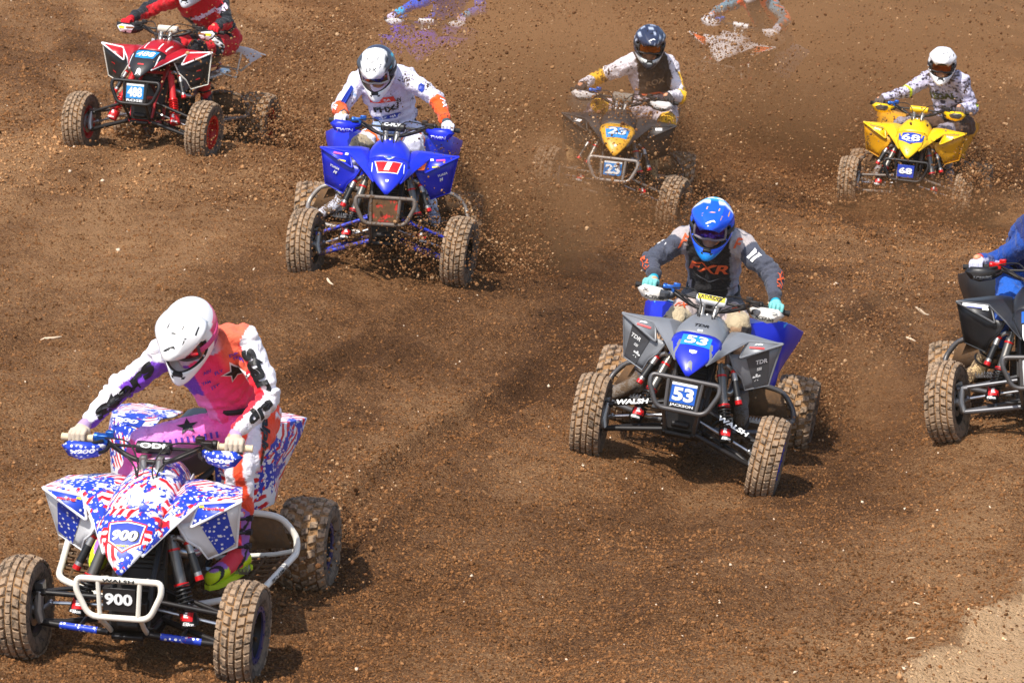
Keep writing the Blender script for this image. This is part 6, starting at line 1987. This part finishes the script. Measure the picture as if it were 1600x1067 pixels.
MUDSOLE = mat('boot_sole', rgb(60, 52, 46), 0.8, mud=0.5)
def boots(m, sole=MUDSOLE, strap=BLACK): return (m, sole, strap)
RIDERS = {
 '900': (dict(head=(-10, 33, -4), jersey=j900, prints=p900, pants=pa900, pant_prints=pp900, cloth=CLOTH, collar=mat('lavender_collar', rgb(190, 196, 226), 0.7), gmat=GLOVE, gcol=two((196, 180, 160), (176, 150, 190), 0.055), boots=boots(BOOT, mat('neon_sole', rgb(214, 232, 40), 0.6, mud=0.2), mat('black_strap', rgb(40, 36, 42), 0.6)), bcol=b900,
   helmet=dict(mat=SHELL, shell=h900, peak=solid(240, 240, 240), lens=lens('pink_lens', rgb(206, 70, 84)), frame=mat('grey_goggle_frame', rgb(70, 66, 70), 0.5), strap=mat('pink_strap', rgb(214, 70, 130), 0.7), logo=BLACK_INK)),
   'rider in pink, purple and orange kit with white helmet, leaning forward and sideways'),
 '53': (dict(head=(4, 24, 2), jersey=j53, prints=p53, pants=pa53, pant_prints=pp53, cloth=vcol_mat('dusty_cloth', 0.75, 0.2, True, mudcol=MUD), gmat=GLOVE, gcol=two((120, 190, 186), (32, 150, 176), 0.060), boots=boots(BOOT_M), bcol=b53,
   helmet=dict(mat=SHELL, shell=h53, peak=k53, lens=lens('purple_lens', rgb(70, 40, 130)), frame=mat('steel_goggle_frame', rgb(120, 112, 120), 0.5), logo=WHITE_INK, vent=mat('amber_ink', rgb(226, 168, 70), 0.5))),
   'rider in black and slate kit with bright blue helmet and teal gloves'),
 '1': (dict(head=(-6, 32, 6), jersey=j1, prints=p1, pants=pa1, cloth=CLOTH_M, gmat=GLOVE_M, gcol=two((214, 214, 222), (60, 80, 90), 0.055), boots=boots(BOOT_M), bcol=solid(206, 208, 222),
   helmet=dict(mat=SHELL_M, shell=h1, peak=k1, lens=lens('smoke_lens', rgb(110, 100, 96)), frame=mat('pale_goggle_frame', rgb(180, 176, 172), 0.5), peak_text='LEX', ptext_ink=mat('charcoal_ink', rgb(60, 64, 70), 0.5))),
   'rider in mud spattered white kit with orange forearms and white helmet'),
 '488': (dict(head=(-4, 20, 0), jersey=j488, prints=p488, pants=pa488, pant_prints=pp488, cloth=CLOTH, gmat=GLOVE, gcol=two((206, 26, 40), (180, 20, 34), 0.055), boots=boots(BOOT), bcol=lambda P, h, l: np.where((h > 0.03)[:, None], C3(206, 30, 34), C3(40, 36, 38)),
   helmet=dict(mat=SHELL, shell=solid(196, 200, 206), peak=solid(190, 30, 40), lens=lens('dark_lens', rgb(60, 60, 66)))),
   'rider in red and black kit cut off by the top of the picture'),
 '23': (dict(head=(6, 16, 2), jersey=j23, prints=p23, pants=pa23, cloth=CLOTH_MM, collar=RED_INK, gmat=GLOVE_M, gcol=two((54, 50, 50), (60, 54, 52), 0.055), boots=boots(BOOT_M), bcol=solid(196, 160, 110),
   helmet=dict(mat=SHELL_M, shell=h23, peak=k23, lens=lens('amber_lens', rgb(170, 110, 50)), frame=mat('dark_goggle_frame', rgb(50, 46, 44), 0.5), logo=WHITE_INK)),
   'rider with navy patterned helmet, brown chest and white and yellow sleeves'),
 '68': (dict(head=(6, 14, 0), jersey=j68, prints=p68, pants=pa68, cloth=CLOTH_MM, gmat=GLOVE_M, gcol=two((96, 84, 78), (90, 80, 76), 0.055), boots=boots(BOOT_M), bcol=solid(150, 140, 140),
   helmet=dict(mat=SHELL_MM, shell=h68, peak=solid(238, 236, 236), lens=lens('orange_lens', rgb(170, 100, 50)), frame=mat('dark_goggle_frame', rgb(50, 46, 44), 0.5))),
   'rider in speckled lilac white kit with white helmet on the yellow machine'),
 '24': (dict(head=(0, 18, 0), jersey=j24, prints=p24, pants=pa24, cloth=CLOTH, gmat=GLOVE, gcol=two((196, 196, 214), (200, 70, 60), 0.06), boots=boots(BOOT_M), bcol=solid(206, 176, 130),
   helmet=dict(mat=SHELL, shell=solid(40, 70, 150), peak=solid(40, 70, 150), lens=lens('dark_lens', rgb(60, 60, 66)))),
   'rider in blue kit cut off by the right edge of the picture'),
 'gr': (dict(head=(4, 16, 0), jersey=jgr, prints=noprint, pants=flat(120, 96, 80), cloth=CLOTH_MM, gmat=GLOVE_M, gcol=two((190, 190, 200), (190, 190, 200), 0.05), boots=boots(BOOT_M), bcol=solid(150, 140, 130),
   helmet=dict(mat=SHELL_MM, shell=solid(180, 176, 176), peak=solid(180, 176, 176), lens=lens('dark_lens', rgb(60, 60, 66)))),
   'rider in teal and orange sleeves behind flying dirt on the white machine'),
 'gl': (dict(head=(0, 16, 0), jersey=jgl, prints=noprint, pants=flat(60, 60, 160), cloth=CLOTH_M, gmat=GLOVE_M, gcol=two((200, 190, 220), (60, 60, 170), 0.05), boots=boots(BOOT_M), bcol=solid(120, 120, 150),
   helmet=dict(mat=SHELL_MM, shell=solid(70, 90, 190), peak=solid(70, 90, 190), lens=lens('dark_lens', rgb(60, 60, 66)))),
   'rider in blue jersey lost in flying dirt at top left of centre'),
}
for k, (st, lab) in RIDERS.items():
    rider(k, st, lab)

# ------------------------------------------------------------------ dirt thrown up by the wheels
def air_dirt_mat():
    m, t, p = new_mat('airborne_soil')
    r = t.n('ShaderNodeObjectInfo').outputs['Random']
    t.l(t.ramp(r, [(0.0, (0.10, 0.043, 0.016, 1)), (0.55, (0.21, 0.095, 0.039, 1)), (0.9, (0.32, 0.165, 0.07, 1)), (1.0, (0.52, 0.33, 0.18, 1))]), p.inputs['Base Color'])
    p.inputs['Roughness'].default_value = 0.95
    p.inputs['Specular IOR Level'].default_value = 0.1
    return m
AIR = air_dirt_mat()
def gn_clods(material):
    ng = bpy.data.node_groups.new('crumbs_on_points', 'GeometryNodeTree')
    ng.interface.new_socket('Geometry', in_out='INPUT', socket_type='NodeSocketGeometry')
    ng.interface.new_socket('Geometry', in_out='OUTPUT', socket_type='NodeSocketGeometry')
    N, L = ng.nodes.new, ng.links.new
    gi, go = N('NodeGroupInput'), N('NodeGroupOutput')
    ico = N('GeometryNodeMeshIcoSphere'); ico.inputs['Radius'].default_value = 1.0; ico.inputs['Subdivisions'].default_value = 1
    sm = N('GeometryNodeSetMaterial'); sm.inputs['Material'].default_value = material
    L(ico.outputs[0], sm.inputs[0])
    ip = N('GeometryNodeInstanceOnPoints')
    L(gi.outputs[0], ip.inputs['Points']); L(sm.outputs[0], ip.inputs['Instance'])
    rr = N('FunctionNodeRandomValue'); rr.data_type = 'FLOAT_VECTOR'
    rr.inputs[0].default_value = (0, 0, 0); rr.inputs[1].default_value = (6.28, 6.28, 6.28)
    L(rr.outputs[0], ip.inputs['Rotation'])
    at = N('GeometryNodeInputNamedAttribute'); at.data_type = 'FLOAT_VECTOR'; at.inputs[0].default_value = 'size'
    L(at.outputs[0], ip.inputs['Scale'])
    L(ip.outputs[0], go.inputs[0])
    return ng
GN = gn_clods(AIR)
def grain_mat():
    """crumbs lying on the track: drier and damper patches by where they lie"""
    m, t, p = new_mat('soil_grain')
    oi = t.n('ShaderNodeObjectInfo')
    pn = t.noise(oi.outputs['Location'], 0.9, 3, 0.6)
    f = t.math('ADD', t.math('MULTIPLY', oi.outputs['Random'], 0.8), t.math('MULTIPLY', t.math('SUBTRACT', pn, 0.5), 1.1), True)
    t.l(t.ramp(f, [(0.0, (0.085, 0.036, 0.012, 1)), (0.5, (0.225, 0.099, 0.036, 1)), (0.93, (0.31, 0.145, 0.056, 1)), (1.0, (0.45, 0.26, 0.13, 1))]), p.inputs['Base Color'])
    p.inputs['Roughness'].default_value = 0.95
    p.inputs['Specular IOR Level'].default_value = 0.1
    return m
GN_G = gn_clods(grain_mat())
def grains(n, y0, y1, r, pw, margin, label):
    x, y = scatter(n, y0, y1, pw, margin)
    keep = rng.random(n) < 0.5 + 0.5 * smooth01(vnoise(np.c_[x * 3, y * 3, 0 * x], 41), -0.5, 0.4)
    keep &= ~((sand_dist(x, y) > 0.0) & (y < 22) & (rng.random(n) < 0.88))
    x, y = x[keep], y[keep]
    S = np.clip(rng.lognormal(math.log(r), 0.38, len(x)), r * 0.4, r * 3.0)
    P = np.c_[x, y, ground_z(x, y) + S * 0.25]
    me = bpy.data.meshes.new('soil_grain')
    me.vertices.add(len(P)); me.vertices.foreach_set('co', P.astype(np.float32).ravel())
    a_ = me.attributes.new('size', 'FLOAT_VECTOR', 'POINT')
    a_.data.foreach_set('vector', (S[:, None] * rng.uniform(0.45, 1.3, (len(P), 3))).astype(np.float32).ravel())
    o = bpy.data.objects.new('soil_grain', me); COL.objects.link(o)
    md = o.modifiers.new('crumbs', 'NODES'); md.node_group = GN_G
    tag(o, label, 'soil', kind='stuff')
grains(230000, 13.8, 30, 0.0046, 2.2, 0.7, 'fine loose soil grains covering the near half of the track')
grains(70000, 29, 50, 0.0080, 1.8, 0.7, 'fine loose soil grains covering the far half of the track')
def air_dirt(P, r, label):
    P = np.asarray(P)
    g = ground_base(P[:, 0], P[:, 1])
    k = P[:, 2] > g + 0.01
    P = P[k]
    n = len(P)
    S = np.clip(rng.lognormal(math.log(r), 0.42, n), r * 0.4, r * 3.2)
    me = bpy.data.meshes.new('flying_dirt')
    me.vertices.add(n); me.vertices.foreach_set('co', P.astype(np.float32).ravel())
    a = me.attributes.new('size', 'FLOAT_VECTOR', 'POINT')
    a.data.foreach_set('vector', (S[:, None] * rng.uniform(0.55, 1.25, (n, 3))).astype(np.float32).ravel())
    o = bpy.data.objects.new('flying_dirt', me); COL.objects.link(o)
    me.materials.append(AIR)
    md = o.modifiers.new('crumbs', 'NODES'); md.node_group = GN
    tag(o, label, 'dirt', kind='stuff')
def puff(key, c, r, n, clump=0.5):
    """cloud of crumbs in a machine's own frame, gathered into strands"""
    M = np.array(frame_of(key))
    q = rng.normal(size=(n, 3)) * np.array(r) * 0.6
    k = max(6, n // 450)
    ctr = rng.normal(size=(k, 3)) * np.array(r) * 0.55
    w = rng.integers(0, k, n)
    sub = rng.random(n) < clump
    q[sub] = ctr[w[sub]] + rng.normal(size=(int(sub.sum()), 3)) * np.array(r) * 0.20
    P = q + np.array(c)
    return P @ M[:3, :3].T + M[:3, 3]
def roost(key, s, n, v=(3.0, 8.0), el=(0.25, 0.95), spread=0.16, side=0.0, tmax=1.0):
    """crumbs on ballistic arcs behind a rear wheel"""
    M = np.array(frame_of(key))
    a = np.array(M[:3, :3] @ np.array([R_AX[0] - 0.15, s * R_AX[1], 0.10])) + M[:3, 3]
    back = -M[:3, 0]; lat_ = M[:3, 1]
    sp = rng.uniform(v[0], v[1], n); e = rng.uniform(el[0], el[1], n)
    az = rng.normal(side, spread, n)
    d = np.cos(e)[:, None] * (np.cos(az)[:, None] * back + np.sin(az)[:, None] * lat_) + np.sin(e)[:, None] * np.array([0, 0, 1.0])
    t = tmax * rng.random(n) ** 1.3
    P = a + d * (sp * t)[:, None] + np.outer(-4.9 * t * t, [0, 0, 1])
    return P + rng.normal(size=P.shape) * np.array([0.06, 0.06, 0.05])
cat_ = np.concatenate
air_dirt(cat_([puff('900', (-0.55, 0.30, 0.12), (0.5, 0.45, 0.16), 2200), roost('900', 1, 2600, (2, 5), (0.2, 0.7)), roost('900', -1, 1500, (2, 5), (0.2, 0.7))]), 0.0055, 'dirt clods thrown up behind the rear wheels of the stars and stripes machine')
air_dirt(cat_([roost('53', 1, 34000, (3, 9.0), (0.16, 0.55), 0.085, 0.12, 0.95), roost('53', -1, 4500, (3, 7), (0.2, 0.6), 0.14, 0.1), puff('53', (-0.9, 0.7, 0.25), (0.5, 0.3, 0.3), 1500)]), 0.0052, 'dirt sprayed back in a long plume from the grey and blue machine')
air_dirt(cat_([puff('1', (0.50, 0.45, 0.22), (0.55, 0.42, 0.36), 3800), puff('1', (0.4, 0.05, 0.14), (0.6, 0.6, 0.25), 3800), puff('1', (-0.8, 0.75, 0.5), (0.9, 0.55, 0.6), 9500), puff('1', (-1.6, -0.2, 0.7), (1.2, 1.2, 0.8), 6500), roost('1', 1, 14000, (3, 8), (0.4, 1.15), 0.22), roost('1', -1, 11000, (3, 8), (0.4, 1.15), 0.25)]), 0.0053, 'dirt flying round and behind the bright blue machine numbered 1')
air_dirt(cat_([puff('488', (-0.62, 0.55, 0.22), (0.4, 0.4, 0.28), 3600), roost('488', 1, 3000, (2, 5), (0.3, 0.9)), puff('488', (0.2, 0, 0.15), (0.5, 0.5, 0.15), 700)]), 0.0065, 'dirt flying round the rear wheel of the red machine')
air_dirt(cat_([puff('23', (0.65, -0.1, 0.14), (0.75, 0.85, 0.30), 9500), puff('23', (0.2, 0.1, 0.45), (0.7, 0.6, 0.4), 3500), puff('23', (-1.4, 0.0, 0.7), (1.0, 1.3, 0.7), 7000), roost('23', 1, 13000, (3, 8), (0.4, 1.2), 0.3), roost('23', -1, 13000, (3, 8), (0.4, 1.2), 0.3)]), 0.0058, 'dense dirt flying round the black and gold machine')
air_dirt(cat_([puff('68', (0.60, -0.15, 0.10), (0.75, 0.75, 0.26), 8500), puff('68', (0.60, 0.55, 0.25), (0.35, 0.28, 0.28), 4200), puff('68', (-0.6, 0.1, 0.35), (0.8, 0.9, 0.35), 4500), roost('68', 1, 7500, (3, 8), (0.4, 1.2), 0.3), roost('68', -1, 7500, (3, 8), (0.4, 1.2), 0.3)]), 0.0070, 'dense dirt flying round the yellow machine')
air_dirt(cat_([puff('gl', (0.95, -0.45, 0.60), (0.5, 1.0, 0.5), 9000, 0.35), puff('gl', (1.0, -0.5, 0.30), (0.8, 1.2, 0.4), 12000)]), 0.0066, 'thick curtain of dirt in front of the violet machine')
air_dirt(cat_([puff('gr', (1.0, 0.1, 0.12), (0.6, 1.4, 0.36), 16000, 0.35), puff('gr', (0.8, 0.2, 0.7), (0.7, 1.2, 0.45), 2200)]), 0.0064, 'thick curtain of dirt in front of the white machine')
n = 6500
far = np.c_[rng.uniform(-2.5, 6.2, n), rng.uniform(27, 44, n), rng.gamma(2.0, 0.55, n)]
far[:, 2] += ground_base(far[:, 0], far[:, 1])
air_dirt(far, 0.0062, 'loose clods of dirt hanging in the air above the far track')

# ------------------------------------------------------------------ dust in the air
def dust(c, r, dens, label, seed=0.0):
    mb = MB(); mb.ellipsoid((0, 0, 0), (1, 1, 1), 28, 18)
    m, t, p = new_mat('dust')
    m.node_tree.nodes.remove(p)
    v = t.n('ShaderNodeVolumePrincipled')
    v.inputs['Color'].default_value = (0.95, 0.46, 0.195, 1)
    v.inputs['Anisotropy'].default_value = 0.25
    tc = t.n('ShaderNodeTexCoord').outputs['Object']
    ln = t.n('ShaderNodeVectorMath', operation='LENGTH'); t.l(tc, ln.inputs[0])
    fall = t.n('ShaderNodeMapRange', i_From_Min=1.0, i_From_Max=0.25, i_To_Min=0.0, i_To_Max=1.0, interpolation_type='SMOOTHSTEP'); t.l(ln.outputs['Value'], fall.inputs[0])
    mp = t.n('ShaderNodeMapping'); mp.inputs['Location'].default_value = (seed, seed * 2, 0); t.l(tc, mp.inputs[0])
    nz_ = t.ramp(t.noise(mp.outputs[0], 2.6, 3, 0.6), [(0.35, 0.15), (0.7, 1.0)])
    t.l(t.math('MULTIPLY', t.math('MULTIPLY', fall.outputs[0], nz_), dens), v.inputs['Density'])
    t.l(v.outputs[0], m.node_tree.nodes['Material Output'].inputs['Volume'])
    o = mb.build('dust_cloud', m)
    o.location = c; o.scale = r
    tag(o, label, 'dust', kind='stuff')
    m.cycles.volume_sampling = 'MULTIPLE_IMPORTANCE'
zc = lambda x, y: float(ground_base(np.array([x]), np.array([y]))[0])
def dust_at(key, c, r, dens, label, seed):
    p = frame_of(key) @ Vector(c)
    dust(p, r, dens, label, seed)
dust((2.0, 48.5, zc(2.0, 48.5) + 0.9), (13.0, 7.5, 3.2), 0.40, 'brown dust hanging over the far track', 7.0)
dust((0.1, 31.0, zc(0.1, 31.0) + 0.6), (2.1, 3.8, 1.25), 1.8, 'brown dust billowing behind the bright blue machine', 1.0)
dust((3.0, 35.0, zc(3, 35) + 0.6), (3.8, 3.0, 1.2), 1.1, 'brown dust drifting behind the black and gold machine', 4.0)
dust_at('gr', (1.25, 0.05, 0.05), (1.7, 0.9, 0.50), 2.4, 'dense dust in front of the white machine', 2.0)
dust_at('gl', (1.25, -0.45, 0.30), (1.5, 0.9, 0.50), 1.7, 'dense dust in front of the violet machine', 3.0)
dust_at('23', (0.95, -0.10, 0.08), (1.2, 0.7, 0.38), 2.4, 'dust boiling round the front of the black and gold machine', 5.0)
dust_at('68', (0.95, 0.20, 0.10), (1.25, 0.8, 0.44), 3.0, 'dust boiling round the front of the yellow machine', 6.0)
dust_at('1', (-0.9, 0.95, 0.35), (0.9, 1.3, 0.8), 1.9, 'dust rolling off the right hand side of the bright blue machine', 8.0)
dust_at('53', (-1.9, 0.80, 0.35), (0.6, 1.9, 0.5), 0.8, 'dust trailing behind the grey and blue machine', 9.0)
dust_at('488', (-0.95, 0.60, 0.20), (0.6, 0.6, 0.35), 1.2, 'dust behind the rear wheel of the red machine', 10.0)

hz = MB(); hz.box((0, 700, 3.0), (1190, 1640, 16.0))
m, t, p = new_mat('haze')
m.node_tree.nodes.remove(p)
v = t.n('ShaderNodeVolumePrincipled'); v.inputs['Color'].default_value = (0.86, 0.66, 0.42, 1); v.inputs['Density'].default_value = 0.0004
t.l(v.outputs[0], m.node_tree.nodes['Material Output'].inputs['Volume'])
tag(hz.build('haze', m, smooth=False), 'thin dusty air over the track', 'haze', kind='stuff')
